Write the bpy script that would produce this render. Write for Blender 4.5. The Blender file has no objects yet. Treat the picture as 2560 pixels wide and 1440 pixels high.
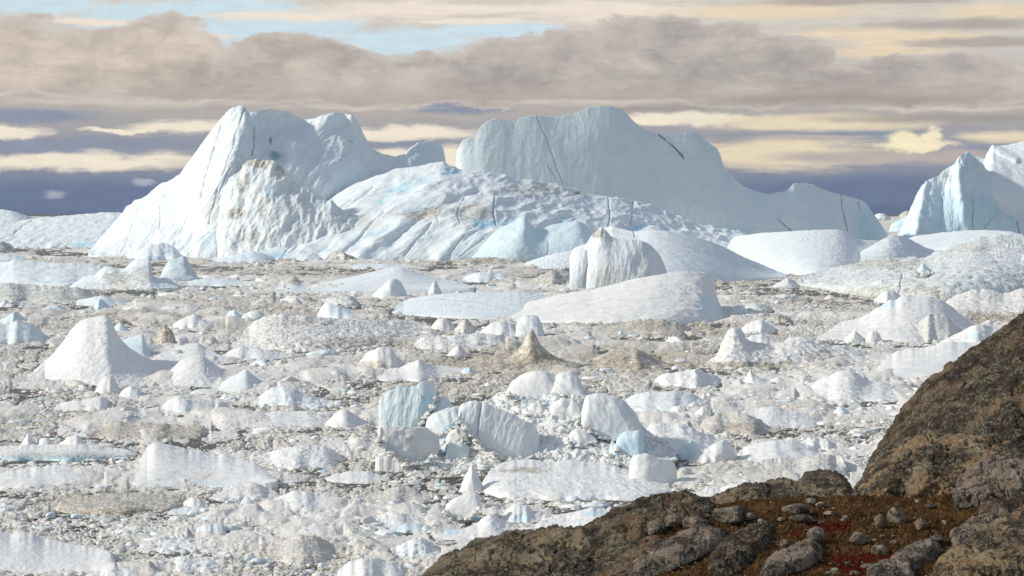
import bpy, bmesh, math, random
import numpy as np
R = math.radians
random.seed(7); RNG = np.random.default_rng(11)
SC = bpy.context.scene
COL = SC.collection
# ------------------------------------------------------------------ survey of the photograph
F = 5774.0        # focal length in photo pixels
CX, HY = 1280.0, 533.0
H = 30.0          # height of the eye above the sea (m)
SUN_EL, SUN_AZ = R(30), R(-97)   # azimuth from +Y (view axis) towards +X
def dsea(py): return H*F/np.maximum(np.asarray(py, float)-HY, 3.0)
def wpos(px, py, D): return np.stack([(px-CX)/F*D, D, H-(py-HY)/F*D], -1)
def ss(a, b, x):
    t = np.clip((x-a)/(b-a), 0, 1); return t*t*(3-2*t)
# ------------------------------------------------------------------ noise
_perm = np.random.default_rng(5).permutation(256).astype(np.int32); _perm = np.concatenate([_perm, _perm])
_g = np.random.default_rng(6).normal(size=(256, 3)); _g /= np.linalg.norm(_g, axis=1)[:, None]
_g = _g.astype(np.float32)
def pn(P):
    P = np.asarray(P, np.float32); I = np.floor(P).astype(np.int32); f = P-I; I &= 255
    u = f*f*f*(f*(f*6-15)+10); out = 0
    for dx in (0, 1):
        wx = u[:, 0] if dx else 1-u[:, 0]; a = _perm[(I[:, 0]+dx) & 255]
        for dy in (0, 1):
            wy = u[:, 1] if dy else 1-u[:, 1]; b = _perm[(a+I[:, 1]+dy) & 255]
            for dz in (0, 1):
                wz = u[:, 2] if dz else 1-u[:, 2]; h = _perm[(b+I[:, 2]+dz) & 255]
                g = _g[h]
                out = out+wx*wy*wz*(g[:, 0]*(f[:, 0]-dx)+g[:, 1]*(f[:, 1]-dy)+g[:, 2]*(f[:, 2]-dz))
    return out*1.5
def fbm(P, o=4, gain=.5, seed=0):
    P = np.asarray(P, np.float32)+seed*17.31; s = 0; a = 1.
    for i in range(o):
        s = s+a*pn(P); P = P*2.03+3.7; a *= gain
    return s
def billow(P, o=4, gain=.5, seed=0):
    P = np.asarray(P, np.float32)+seed*17.31; s = 0; a = 1.
    for i in range(o):
        s = s+a*(1-2*np.abs(pn(P))*1.5); P = P*2.03+3.7; a *= gain
    return -s
def ridged(P, o=4, gain=.5, seed=0): return -billow(P, o, gain, seed)
def worley(x, y, seed=0):
    r = np.random.default_rng(900+seed); T1 = r.uniform(.08, .92, (256, 2)).astype(np.float32); hv = r.uniform(size=256).astype(np.float32)
    ix, iy = np.floor(x).astype(np.int64), np.floor(y).astype(np.int64)
    f1 = np.full(x.shape, 9., np.float32); f2 = f1.copy(); h1 = np.zeros(x.shape, np.float32)
    for dx in (-1, 0, 1):
        for dy in (-1, 0, 1):
            k = _perm[_perm[(ix+dx) & 255]+((iy+dy) & 255)]
            d = np.hypot(ix+dx+T1[k, 0]-x, iy+dy+T1[k, 1]-y)
            n = d < f1; f2 = np.where(n, f1, np.minimum(f2, d)); h1 = np.where(n, hv[k], h1); f1 = np.where(n, d, f1)
    return f1, f2, h1
# ------------------------------------------------------------------ mesh / object helpers
def mesh(name, V, polys, mats, smooth=True, attrs=None, mi=None):
    V = np.asarray(V, np.float32); me = bpy.data.meshes.new(name)
    if isinstance(polys, np.ndarray): polys = [polys]
    polys = [np.asarray(p, np.int32) for p in polys if len(p)]
    lt = np.concatenate([np.full(len(p), p.shape[1], np.int32) for p in polys])
    li = np.concatenate([p.ravel() for p in polys])
    me.vertices.add(len(V)); me.vertices.foreach_set('co', V.ravel())
    me.loops.add(len(li)); me.loops.foreach_set('vertex_index', li)
    me.polygons.add(len(lt))
    me.polygons.foreach_set('loop_start', np.concatenate([[0], np.cumsum(lt)[:-1]]).astype(np.int32))
    me.polygons.foreach_set('use_smooth', np.full(len(lt), smooth, bool))
    for m in (mats if isinstance(mats, (list, tuple)) else [mats]): me.materials.append(m)
    if mi is not None: me.polygons.foreach_set('material_index', np.asarray(mi, np.int32))
    for k, v in (attrs or {}).items():
        a = me.attributes.new(k, 'FLOAT', 'POINT'); a.data.foreach_set('value', np.asarray(v, np.float32))
    me.update(calc_edges=True); me.validate()
    return me
def link(name, me, parent=None, loc=None):
    o = bpy.data.objects.new(name, me); COL.objects.link(o)
    if loc is not None: o.location = loc
    if parent is not None: o.parent = parent
    return o
def tag(o, label=None, cat=None, group=None, kind=None):
    if label: o['label'] = label
    if cat: o['category'] = cat
    if group: o['group'] = group
    if kind: o['kind'] = kind
    return o
def empty(name, loc, label, cat, group=None):
    e = link(name, None, None, loc); e.empty_display_size = .5
    return tag(e, label, cat, group)
def seg_dist(px, py, pts):
    d = np.full(px.shape, 1e9)
    for (x1, y1), (x2, y2) in zip(pts[:-1], pts[1:]):
        vx, vy = x2-x1, y2-y1; t = np.clip(((px-x1)*vx+(py-y1)*vy)/(vx*vx+vy*vy+1e-9), 0, 1)
        d = np.minimum(d, np.hypot(px-x1-t*vx, py-y1-t*vy))
    return d
# ------------------------------------------------------------------ node helpers
class NT:
    def __init__(s, tree): s.t = tree; s.n = tree.nodes; s.l = tree.links
    def set(s, sock, v):
        if isinstance(v, bpy.types.NodeSocket): s.l.new(v, sock)
        elif v is not None:
            if isinstance(v, (tuple, list)) and len(v) == 3 and sock.type == 'RGBA': v = (*v, 1)
            sock.default_value = v
    def add(s, typ, ins=None, **pr):
        nd = s.n.new(typ)
        for k, v in pr.items(): setattr(nd, k, v)
        for k, v in (ins or {}).items(): s.set(nd.inputs[k], v)
        return nd
    def m(s, op, a, b=None, c=None, clamp=False):
        nd = s.add('ShaderNodeMath', operation=op); nd.use_clamp = clamp
        for i, v in enumerate((a, b, c)):
            if v is not None: s.set(nd.inputs[i], v)
        return nd.outputs[0]
    def vm(s, op, a, b=None):
        nd = s.add('ShaderNodeVectorMath', operation=op); s.set(nd.inputs[0], a)
        if b is not None: s.set(nd.inputs[1], b)
        return nd.outputs['Value'] if op in ('LENGTH', 'DOT_PRODUCT', 'DISTANCE') else nd.outputs[0]
    def mix(s, f, a, b, bt='MIX'):
        nd = s.add('ShaderNodeMix', data_type='RGBA', blend_type=bt)
        s.set(nd.inputs[0], f); s.set(nd.inputs[6], a); s.set(nd.inputs[7], b)
        return nd.outputs[2]
    def sm(s, x, lo, hi, a=0., b=1., interp='SMOOTHSTEP'):
        nd = s.add('ShaderNodeMapRange', interpolation_type=interp)
        for i, v in enumerate((x, lo, hi, a, b)): s.set(nd.inputs[i], v)
        return nd.outputs[0]
    def noise(s, vec, scale, detail=4, rough=.5, dist=0., out='Fac'):
        return s.add('ShaderNodeTexNoise', {'Vector': vec, 'Scale': scale, 'Detail': detail, 'Roughness': rough, 'Distortion': dist}).outputs[out]
def lin(r, g, b):
    f = lambda c: (c/255/12.92) if c/255 <= .04045 else ((c/255+.055)/1.055)**2.4
    return (f(r), f(g), f(b))
def new_mat(name):
    m = bpy.data.materials.new(name); m.use_nodes = True; t = NT(m.node_tree); t.n.clear()
    return m, t
def finish(t, color, rough=.6, spec=.3, bump=None, strength=.4, dist=.1, **kw):
    ins = {'Base Color': color, 'Roughness': rough, 'Specular IOR Level': spec}; ins.update(kw)
    p = t.add('ShaderNodeBsdfPrincipled', ins)
    if bump is not None:
        b = t.add('ShaderNodeBump', {'Strength': strength, 'Distance': dist, 'Height': bump}); t.l.new(b.outputs[0], p.inputs['Normal'])
    o = t.add('ShaderNodeOutputMaterial'); t.l.new(p.outputs[0], o.inputs[0])
def ice_mat(name, unit, snow=(.745, .775, .795), rnd=False):
    """unit: size in metres of the finest grain"""
    m, t = new_mat(name)
    co = t.add('ShaderNodeTexCoord').outputs['Object']
    if rnd:
        r = t.add('ShaderNodeObjectInfo').outputs['Random']
        co = t.vm('ADD', co, t.m('MULTIPLY', r, 57.))
    dirt = t.add('ShaderNodeAttribute', attribute_name='dirt').outputs['Fac']
    blue = t.add('ShaderNodeAttribute', attribute_name='blue').outputs['Fac']
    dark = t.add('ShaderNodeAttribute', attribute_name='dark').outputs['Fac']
    n1 = t.noise(co, .09/unit, 6, .62); n2 = t.noise(co, .5/unit, 5, .65)
    c = t.mix(t.sm(n1, .35, .7), snow, (snow[0]*.90, snow[1]*.93, snow[2]*.96))
    bf = t.m('MULTIPLY', blue, t.sm(n1, .2, .7, .65, 1.15), clamp=True)
    c = t.mix(bf, c, (.43, .665, .78))
    df = t.m('MULTIPLY', dirt, t.m('ADD', t.sm(n2, .32, .66, 0., 1.5), t.m('MULTIPLY', n1, .5)), clamp=True)
    c = t.mix(df, c, t.mix(t.sm(n1, .35, .65), (.42, .365, .26), (.28, .258, .20)))
    c = t.mix(dark, c, (.07, .085, .10))  # thin crack lines painted dark, standing in for the shade inside them
    h = t.m('ADD', t.noise(co, .16/unit, 5, .6), t.m('MULTIPLY', t.noise(co, .8/unit, 4, .6), .28))
    finish(t, c, .55, .25, h, .55, unit*1.0)
    return m
M = {}
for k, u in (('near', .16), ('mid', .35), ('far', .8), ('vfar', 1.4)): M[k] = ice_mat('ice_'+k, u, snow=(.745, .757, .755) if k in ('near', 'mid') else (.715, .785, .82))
M['chunk'] = ice_mat('ice_chunk_skin', .14, rnd=True)
M['brash'] = ice_mat('brash_skin', .25, snow=(.705, .692, .66))
def rock_mat(name, base=(.15, .095, .055), pale=(.33, .28, .23), lichen=.5, tan=(.30, .19, .10), k=1.0):
    m, t = new_mat(name); co = t.add('ShaderNodeTexCoord').outputs['Object']
    r = t.add('ShaderNodeObjectInfo').outputs['Random']; co = t.vm('ADD', co, t.m('MULTIPLY', r, 31.))
    nb = t.noise(co, .35*k, 6, .6, .6); nm = t.noise(co, 1.7*k, 7, .68, .3); nf = t.noise(co, 7*k, 6, .72)
    vo = t.add('ShaderNodeTexVoronoi', {'Vector': co, 'Scale': 9*k, 'Randomness': 1.}).outputs['Distance']
    c = t.mix(t.sm(nb, .38, .62), base, tan)
    c = t.mix(t.sm(nm, .52, .66), c, pale)
    ng = t.noise(co, 7*k, 6, .78); nz = t.noise(co, .8*k, 5, .6, .5)
    th = t.m('ADD', t.m('MULTIPLY', ng, .62), t.m('MULTIPLY', nz, .95)); l0 = .765-.10*(lichen-.5)
    c = t.mix(t.m('MULTIPLY', t.sm(th, l0, l0+.05), .86), c, (.034, .030, .026))
    gl = t.m('MULTIPLY', t.sm(t.noise(co, 2.3*k, 5, .7), .48, .58), t.sm(t.noise(co, 11*k, 4, .75), .48, .54))
    c = t.mix(t.m('MULTIPLY', gl, .75), c, (.30, .30, .21))
    sp = t.sm(t.noise(co, 12*k, 4, .75), .585, .63)
    c = t.mix(t.m('MULTIPLY', t.m('MULTIPLY', sp, t.sm(t.noise(co, .9*k, 4, .6), .40, .58)), .8), c, (.44, .40, .34))
    c = t.mix(t.m('MULTIPLY', t.sm(t.noise(co, 1.1*k, 6, .7, 1.2), .60, .68), .5), c, (.30, .155, .06))
    h = t.m('ADD', nm, t.m('MULTIPLY', nf, .45))
    finish(t, c, .85, .15, t.m('ADD', h, t.m('MULTIPLY', ng, .35)), 1., .30/k)
    return m
M['rock'] = rock_mat('gneiss_brown', (.21, .162, .112), (.38, .33, .26), .55, (.31, .235, .15))
M['rock_dark'] = rock_mat('gneiss_dark', (.125, .09, .06), (.25, .205, .155), .85, (.23, .155, .095))
M['rock_tan'] = rock_mat('gneiss_tan', (.23, .17, .105), (.42, .345, .24), .55, (.38, .26, .145))
M['boulder'] = rock_mat('boulder_grey', (.20, .165, .14), (.40, .36, .33), .5, (.27, .21, .165), 1.8)
M['boulder_pale'] = rock_mat('boulder_pale', (.34, .30, .22), (.48, .44, .36), .2, (.38, .32, .24), 1.8)
def ground_mat():
    m, t = new_mat('tundra_soil'); co = t.add('ShaderNodeTexCoord').outputs['Object']
    red = t.add('ShaderNodeAttribute', attribute_name='red').outputs['Fac']
    n1 = t.noise(co, .5, 6, .65, .4); n2 = t.noise(co, 4., 6, .7)
    c = t.mix(t.sm(n1, .35, .65), (.062, .030, .013), (.115, .066, .028))
    c = t.mix(t.sm(n2, .5, .7), c, (.045, .028, .012))
    c = t.mix(t.m('MULTIPLY', t.sm(t.noise(co, 1.3, 4, .7), .55, .68), .6), c, (.10, .085, .035))
    c = t.mix(red, c, t.mix(n2, (.10, .014, .006), (.045, .012, .007)))
    finish(t, c, .95, .05, t.m('ADD', n2, t.m('MULTIPLY', t.noise(co, 17., 4, .7), .5)), .9, .15)
    return m
M['ground'] = ground_mat()
def plain(name, col, rough=.8, var=.3, scale=3.):
    m, t = new_mat(name); co = t.add('ShaderNodeTexCoord').outputs['Object']
    c = t.mix(t.sm(t.noise(co, scale, 4, .65), .3, .7), tuple(v*(1-var) for v in col), tuple(min(1, v*(1+var)) for v in col))
    finish(t, c, rough, .1); return m
M['grass'] = plain('sedge_blades', (.115, .066, .028), .8, .65, 5.)
M['red'] = plain('red_leaves', (.105, .018, .008), .8, .55, 3.)
M['bird'] = plain('bird_feather', (.03, .03, .032))
M['birdw'] = plain('bird_wing', (.05, .05, .055))
def water_mat():
    m, t = new_mat('sea_water'); co = t.add('ShaderNodeTexCoord').outputs['Object']
    c = t.mix(t.sm(t.noise(co, .02, 4, .6), .4, .65), (.030, .031, .022), (.060, .054, .034))
    finish(t, c, .38, .16, t.noise(co, 1.6, 4, .6), .3, .1); return m
M['water'] = water_mat()
# ------------------------------------------------------------------ the shell builder: one rounded solid from its outline, distance and depth
def curve(pts, xs, smooth):
    p = np.array(pts, float); y = np.interp(xs, p[:, 0], p[:, 1])
    if smooth > 0 and len(xs) > 6:
        st = xs[1]-xs[0]; k = int(max(1, round(2.5*smooth/st))); w = np.exp(-.5*(np.arange(-k, k+1)*st/smooth)**2); w /= w.sum()
        # pad by odd reflection so the ends stay where they are
        a = np.concatenate([2*y[0]-y[1:k+1][::-1], y, 2*y[-1]-y[-k-1:-1][::-1]]) if len(y) > k+1 else None
        if a is not None: y = np.convolve(a, w, 'valid')
    return y
LAND = []; FEET = []; EXTRA = []
def shell(top, wl=None, base=None, D0=None, Rd=None, q=.75, prof=1.4, smooth=5, T=None, edge=.0, en=4., res=1.0,
          folds=(), strokes=(), blobs=(), lines=None, rough=.35, style='ice', cell=None, octv=5, dirt=0., dirts=(), blue=0., blues=(),
          cracks=(), zend=-1., flare=2.1, seed=0, taper=0., darkbase=0., cap=True, sink=.6, hang=False, jag=0., Dfun=None, puff=0., body=None, kd=.9, ly=.35, groove=False, follow=False, gain=.5):
    top = sorted(top); x0, x1 = top[0][0], top[-1][0]; w = x1-x0
    ys = [p[1] for p in top]; hpx = max(wl or 0, max(b[1] for b in base) if base else 0)-min(ys)
    nx = int(np.clip(w/2.0*res, 28, 620)); nt = int(np.clip(hpx/1.5*res, 16, 300)); nb = 9
    xs = np.linspace(x0, x1, nx); a = (xs-x0)/w*2-1
    pt = curve(top, xs, smooth)
    if base is None:
        e = np.interp(xs, [x0, x1], [top[0][1], top[-1][1]])
        dl = np.minimum(wl-e, kd*w*(wl-HY)/F); pb = wl-dl*(1-(1-np.abs(a)**flare)**(1/flare))
    else: pb = curve(base, xs, max(smooth, .02*w) if follow else smooth)
    if jag:
        env = np.minimum(1, (1-np.abs(a))*5); z0 = xs*0
        lo_ = fbm(np.stack([a*1.6, z0+seed*3.7, z0], -1), 2, .5); hi_ = fbm(np.stack([xs/max(.9*hpx, 14), z0+seed*3.7, z0+5], -1), 4, .6)
        pt0 = pt+jag*hpx*env*.12*lo_; pt = pt0+jag*hpx*env*.08*hi_
        if base is None: pb = pb+jag*min(hpx*.16, kd*w*(wl-HY)/F*.35)*env*fbm(np.stack([a*1.9+9, z0+seed*2.3, z0], -1), 2, .5)
    else: pt0 = pt
    bs = body if body is not None else .035*w
    if bs > smooth: pt0 = np.minimum(curve(np.stack([xs, pt0], -1), xs, bs), pb-.1)
    pb = np.maximum(pb, pt+.2)
    if D0 is None: Db = dsea(pb) if base is None else np.full(nx, float(dsea(wl)))
    elif follow: Db = dsea(curve(base, xs, .15*w))
    else: Db = np.full(nx, float(D0))
    Dm = float(np.median(Db)); pxm = Dm/F     # metres per photo pixel
    pt0 = np.minimum(pt0, pb-.3); Dt = np.where(pt0 > HY+6, dsea(pt0), 1e9)
    if base is not None and D0 is None and Rd is None: Rd = .5*w*pxm
    if Rd is None: Rd = kd*w*pxm
    run = q*(Dt-Db)
    if Rd is not None: run = np.minimum(run, Rd)
    run = np.maximum(run, .02)
    t = np.linspace(0, 1, nt)[:, None]
    py = pb+(pt0-pb)*t+(pt-pt0)*t**3; px = np.broadcast_to(xs, py.shape)
    D = Db+run*t**prof
    if Dfun is not None: D = Dfun(px, py)
    if edge > 0 and Dfun is None: D = D+edge*w*pxm*(1-(1-np.minimum(np.abs(a), 1)**en)**(1/en))*(1-taper*t)
    for (p1, p2, k, soft) in folds:      # right of the line p1->p2 (pointing down) the face turns away
        vx, vy = p2[0]-p1[0], p2[1]-p1[1]; L = math.hypot(vx, vy)
        s = ((px-p1[0])*vy-(py-p1[1])*vx)/L
        D = D+k*pxm*soft*np.logaddexp(0, s/soft)
    for (pts, wd, amp) in strokes: D = D-amp*pxm*np.exp(-.5*(seg_dist(px, py, pts)/wd)**2)
    for (cx, cy, rx, ry, amp) in blobs: D = D-amp*pxm*np.exp(-.5*(((px-cx)/rx)**2+((py-cy)/ry)**2))
    if base is None or wl is None or D0 is None:
        D = np.minimum(D, np.where(py > HY+6, dsea(py)*.9995+.01, 1e9)) if base is None else D
    P = wpos(px, py, D)
    # back of the solid
    if T is None: T = min(.55*w*pxm, 4.*hpx*pxm+.15*w*pxm)
    k = (np.arange(1, nb+1)/nb)[:, None]
    Dl = D[-1]; zt = P[-1][:, 2]
    taperx = np.sqrt(np.clip(1-np.abs(a)**2.2, .02, 1))
    Dk = Dl+T*taperx*k**.8
    ze = P[0][:, 2]+.25*(zt-P[0][:, 2]) if hang else np.minimum(zend, zt)
    zk = zt+(ze-zt)*k**2.2
    B = np.stack([(xs-CX)/F*Dk, Dk, zk], -1)
    S = P[0].copy(); S[:, 2] -= sink; S[:, 1] += .02
    if base is not None and not hang: S[:, 2] = np.minimum(S[:, 2], -sink)
    if hang: S = P[0]+np.array([0, .35*T, 0]); S[:, 0] = (xs-CX)/F*S[:, 1]
    G = np.concatenate([S[None], P, B], 0)
    nr = G.shape[0]
    # relief along the normals
    du = np.gradient(G, axis=1); dv = np.gradient(G, axis=0); nrm = np.cross(du, dv); nrm /= np.linalg.norm(nrm, axis=2)[..., None]+1e-9
    hm = hpx*pxm; cell_m = cell*pxm if cell else max(.35*hm, 10*pxm)
    Q = G.reshape(-1, 3)/cell_m
    if lines:                             # grain drawn out along a direction in the x-z plane
        ang, st = lines; ca, sa = math.cos(R(ang)), math.sin(R(ang))
        al = Q[:, 0]*ca+Q[:, 2]*sa; ac = -Q[:, 0]*sa+Q[:, 2]*ca
        Ql = np.stack([al/st, ac, Q[:, 1]*ly], -1)
        d = .6*ridged(Ql, octv, gain, seed)+.4*fbm(Q, octv, gain-.06, seed)
    elif style == 'rubble':
        Qw = Q+.35*np.stack([fbm(Q*.8, 2, .5, seed+1), fbm(Q*.8, 2, .5, seed+2), fbm(Q*.8, 2, .5, seed+4)], -1)
        d = .55*billow(Qw*.75, octv, .5, seed)+.30*ridged(Qw*.5, 3, .5, seed+5)+.75*fbm(Q*.35, 3, .5, seed)
    elif style == 'facet':
        qx, qy = Q[:, 0]+.45*Q[:, 1], Q[:, 2]-.3*Q[:, 1]; wq = .35*fbm(Q*.7, 2, .5, seed)
        f1 = worley(qx*.75+wq+seed*3.1, qy*.75-wq+seed, 5)[0]; g1 = worley(qx*2.1+wq+seed, qy*2.1+seed*2.2, 6)[0]
        d = 1.5*(f1-.4)+.45*(g1-.4)+.30*fbm(Q*1.1, 5, .5, seed)
    elif style == 'smooth': d = fbm(Q*.6, 3, .35, seed)+.12*fbm(Q*np.array([.35, 1., 4.]), 4, .5, seed+3)
    elif style == 'rock':
        d = .45*billow(Q*.8, octv, .5, seed)+.7*fbm(Q*.5, octv, .5, seed)
        Qr = np.stack([Q[:, 0]*.8-Q[:, 2]*.5, Q[:, 0]*.5+Q[:, 2]*.9, Q[:, 1]*.4], -1)*np.array([.35, .8, .5])+.25*fbm(Q, 3, .5, seed+2)[:, None]
        d = d-1.1*np.clip(1-np.abs(pn(Qr+seed))*7, 0, 1)**2-.7*np.clip(1-np.abs(pn(Qr*2.1+seed+7))*6, 0, 1)**2
    else: d = .55*fbm(Q*.7, octv, .48, seed)+.4*ridged(Q*.8, octv, .45, seed)
    amp = rough*.22*cell_m
    d = (d*amp).reshape(nr, nx)
    if puff:
        pf = np.minimum(1, (1-np.abs(a))*3.2)**.6*np.minimum(1, t*3.5)**.6
        d[1:nt+1] += puff*pf; d[nt+1:] += puff*pf[-1:]
    d[0] *= .3; d[-1] *= 0
    fx = np.concatenate([px[:1], px, np.repeat(px[-1:], nb, 0)]); fy = np.concatenate([py[:1], py, np.repeat(py[-1:], nb, 0)])
    dk = np.zeros((nr, nx))
    d0 = d.copy()
    for (pts, wd, depth, dkv) in cracks:  # carves each groove and also paints its inner shade as a dark line
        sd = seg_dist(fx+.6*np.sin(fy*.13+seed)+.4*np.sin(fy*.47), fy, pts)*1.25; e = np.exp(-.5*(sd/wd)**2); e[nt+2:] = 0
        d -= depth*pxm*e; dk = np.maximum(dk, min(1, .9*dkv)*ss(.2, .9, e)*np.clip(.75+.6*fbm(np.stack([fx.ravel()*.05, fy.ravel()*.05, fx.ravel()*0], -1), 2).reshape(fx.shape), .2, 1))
    G = G+nrm*d[..., None]
    # attributes
    pat = fbm(Q*.9, 3, .6, seed+9).reshape(nr, nx)
    di = np.full((nr, nx), float(dirt))
    for (cx, cy, rx, ry, v) in dirts:
        di = np.maximum(di, v*ss(0, .55, 1-np.hypot((fx-cx)/rx, (fy-cy)/ry)+.45*pat))
    if darkbase:
        tt = np.concatenate([np.zeros((1, 1)), t, np.ones((nb, 1))]); di = np.maximum(di, darkbase*ss(.30, .0, tt+.25*pat))
    bl = np.full((nr, nx), float(blue))
    for (cx, cy, rx, ry, v) in blues:
        bl = np.maximum(bl, v*ss(0, .55, 1-np.hypot((fx-cx)/rx, (fy-cy)/ry)+.3*pat))
    if groove:
        bl = bl*ss(.1, -.9, d0/amp)*1.6*(1-np.minimum(1, 1.3*dk))
    idx = np.arange(nr*nx).reshape(nr, nx)
    quads = np.stack([idx[:-1, :-1], idx[:-1, 1:], idx[1:, 1:], idx[1:, :-1]], -1).reshape(-1, 4)
    fs = [quads]
    if cap:
        for c, rev in ((0, False), (nx-1, True)):
            l = idx[:, c]; n = nr; i = np.arange(1, n//2)
            tri = []
            lo, hi = 0, n-1
            while hi-lo > 1:
                tri.append((l[lo], l[lo+1], l[hi])); lo += 1
                if hi-lo > 1: tri.append((l[lo], l[hi-1], l[hi])); hi -= 1
            tri = np.array(tri, np.int32)
            fs.append(tri if rev else tri[:, ::-1])
            fs[-1] = tri[:, ::-1] if not rev else tri
    org = np.array([np.mean(G[1, :, 0]), float(np.mean(G[1, :, 1])), max(float(np.min(G[1, :, 2])), 0. if zend <= 0 else -99)])
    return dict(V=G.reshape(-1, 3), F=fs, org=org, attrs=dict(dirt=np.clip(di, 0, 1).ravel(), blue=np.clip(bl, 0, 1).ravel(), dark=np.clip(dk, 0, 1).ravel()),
                D=Dm, grid=G[1:nt+1], foot=(xs, pb, Db))
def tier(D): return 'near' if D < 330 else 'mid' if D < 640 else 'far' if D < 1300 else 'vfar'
def ice(name, label, cat, top, wl=None, group=None, parent=None, mat=None, land=None, **kw):
    s = shell(top, wl, seed=len(LAND)+1, **kw)
    org = s['org'] if parent is None else np.array(parent.location)
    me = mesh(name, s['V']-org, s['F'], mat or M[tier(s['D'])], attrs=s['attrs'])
    o = link(name, me, parent, org if parent is None else None)
    if parent is None: tag(o, label, cat, group)
    if not kw.get('hang'): FEET.append(s['foot'])
    else: EXTRA.append(s['foot'])
    xs = [p[0] for p in top]; LAND.append((land, min(xs), max(xs), min(p[1] for p in top), wl or kw['base'][0][1]))
    return o
# ------------------------------------------------------------------ camera, sun, sky
cam = bpy.data.cameras.new('camera'); co_ = bpy.data.objects.new('camera', cam); COL.objects.link(co_)
co_.location = (0, 0, H); co_.rotation_euler = (R(90), 0, 0)
cam.sensor_width = 36; cam.lens = F/2560*36; cam.shift_y = -(720-HY)/2560; cam.clip_start = .5; cam.clip_end = 120000
SC.camera = co_
sd = bpy.data.lights.new('sun', 'SUN'); so = bpy.data.objects.new('sun', sd); COL.objects.link(so)
sd.energy = 3.8; sd.angle = R(4.0); sd.color = (1., .915, .785)
from mathutils import Vector
sv = Vector((math.sin(SUN_AZ)*math.cos(SUN_EL), math.cos(SUN_AZ)*math.cos(SUN_EL), math.sin(SUN_EL)))
so.rotation_euler = (-sv).to_track_quat('-Z', 'Y').to_euler(); so.location = sv*500
SC.view_settings.view_transform = 'Standard'; SC.view_settings.look = 'None'; SC.view_settings.exposure = 0; SC.view_settings.gamma = 1
def build_sky():
    w = bpy.data.worlds.new('World'); SC.world = w; w.use_nodes = True; t = NT(w.node_tree); t.n.clear()
    d = t.add('ShaderNodeTexCoord').outputs['Generated']
    sp = t.add('ShaderNodeSeparateXYZ', {0: d}); x, y, z = sp.outputs
    az = t.m('ARCTAN2', x, y); el = t.m('ARCSINE', z)
    U = t.m('ADD', t.m('MULTIPLY', az, F/100), 12.8); V = t.m('SUBTRACT', 5.33, t.m('MULTIPLY', el, F/100))
    uv = t.add('ShaderNodeCombineXYZ', {0: U, 1: V, 2: 0.}).outputs[0]
    def sc(v, a, b): return t.vm('MULTIPLY', v, (a, b, 1.))
    wn = t.noise(sc(uv, .55, 1.1), 1., 6, .62, out='Color')
    wsm = t.noise(sc(uv, .25, .6), 1., 2, .5, out='Color')
    off = t.vm('SUBTRACT', wn, (.5, .5, .5))
    uw = t.vm('ADD', uv, t.vm('MULTIPLY', off, (1.7, .9, 0.)))          # billowy edges
    us = t.vm('ADD', uv, t.vm('MULTIPLY', t.vm('SUBTRACT', wn, (.5, .5, .5)), (2.0, .30, 0.)))   # streaky edges
    def ell(co, lst, hard=1.):
        out = None
        for (a, b, rx, ry) in lst:
            l = t.vm('LENGTH', t.vm('MULTIPLY', t.vm('SUBTRACT', co, (a, b, 0.)), (1/rx, 1/ry, 0.)))
            v = t.m('SUBTRACT', 1., l); out = v if out is None else t.m('MAXIMUM', out, v)
        return out
    nb = t.noise(sc(uv, .8, 1.6), 1., 8, .62); nl = t.noise(sc(uv, .35, 3.2), 1., 6, .6); nl2 = t.noise(sc(uv, .8, 7.), 1., 5, .65); nl = t.m('ADD', t.m('MULTIPLY', nl, .6), t.m('MULTIPLY', nl2, .4)); nbig = t.noise(sc(uv, .16, .5), 1.4, 4, .55)
    ramp = t.add('ShaderNodeValToRGB', {0: t.m('DIVIDE', V, 5.4)}); cr = ramp.color_ramp
    stops = [(0, (214, 207, 196)), (.2, (206, 201, 196)), (.42, (190, 183, 177)), (.54, (178, 173, 170)), (.62, (160, 160, 168)), (.74, (150, 153, 166)), (.86, (122, 134, 156)), (1., (98, 114, 142))]
    while len(cr.elements) < len(stops): cr.elements.new(.5)
    for e, (p, c) in zip(cr.elements, stops): e.position = p; e.color = (*lin(*c), 1)
    c = ramp.outputs[0]
    def layer(c, mask, col): return t.mix(mask, c, col)
    def mk(e, lo, hi, n=None, k=0.):
        lo -= .02; hi += .05; k *= 1.55
        if n is not None: e = t.m('ADD', e, t.m('MULTIPLY', t.m('SUBTRACT', n, .5), k))
        return t.sm(e, lo, hi)
    # high thin cloud: blue openings and cream veils
    c = layer(c, t.m('MULTIPLY', mk(ell(us, [(3.8, .5, 2.6, .55), (7., .8, 3.4, .6), (9.8, 1.05, 2.6, .45), (1.2, .2, 2.2, .4), (6., .25, 2.2, .3), (12.5, .75, 2., .3)]), 0., .5, nb, .9), .95), lin(205, 226, 236))
    c = layer(c, mk(ell(us, [(7.5, .45, 3., .16), (10.5, .25, 4., .25), (2.5, .62, 1.6, .12), (15., .3, 3.6, .35), (12., .55, 2.4, .14), (5, .95, 1.5, .12)]), 0., .6, nl, 1.3), lin(238, 226, 212))
    c = layer(c, mk(ell(us, [(22., .95, 3., .35), (19.5, .35, 4., .28), (22.3, 1.35, 2., .35), (25, .4, 2.5, .25)]), 0., .7, nl, 1.2), lin(232, 214, 186))
    c = layer(c, mk(ell(us, [(24., .7, 3.5, .2), (21, .1, 4, .15), (24.5, 1.15, 2.5, .16)]), 0., .7, nl, 1.4), lin(182, 172, 165))
    # low belt: slate bands and sunlit streaks
    c = layer(c, mk(ell(us, [(.8, 2.95, 3., .22), (1.5, 3.65, 5., .28), (11.4, 2.72, 1.7, .16), (21.6, 3.4, 2., .2), (10., 3.58, 1.6, .12), (23.8, 3.75, 1.6, .12)]), 0., .6, nl, .8), lin(144, 152, 170))
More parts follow.
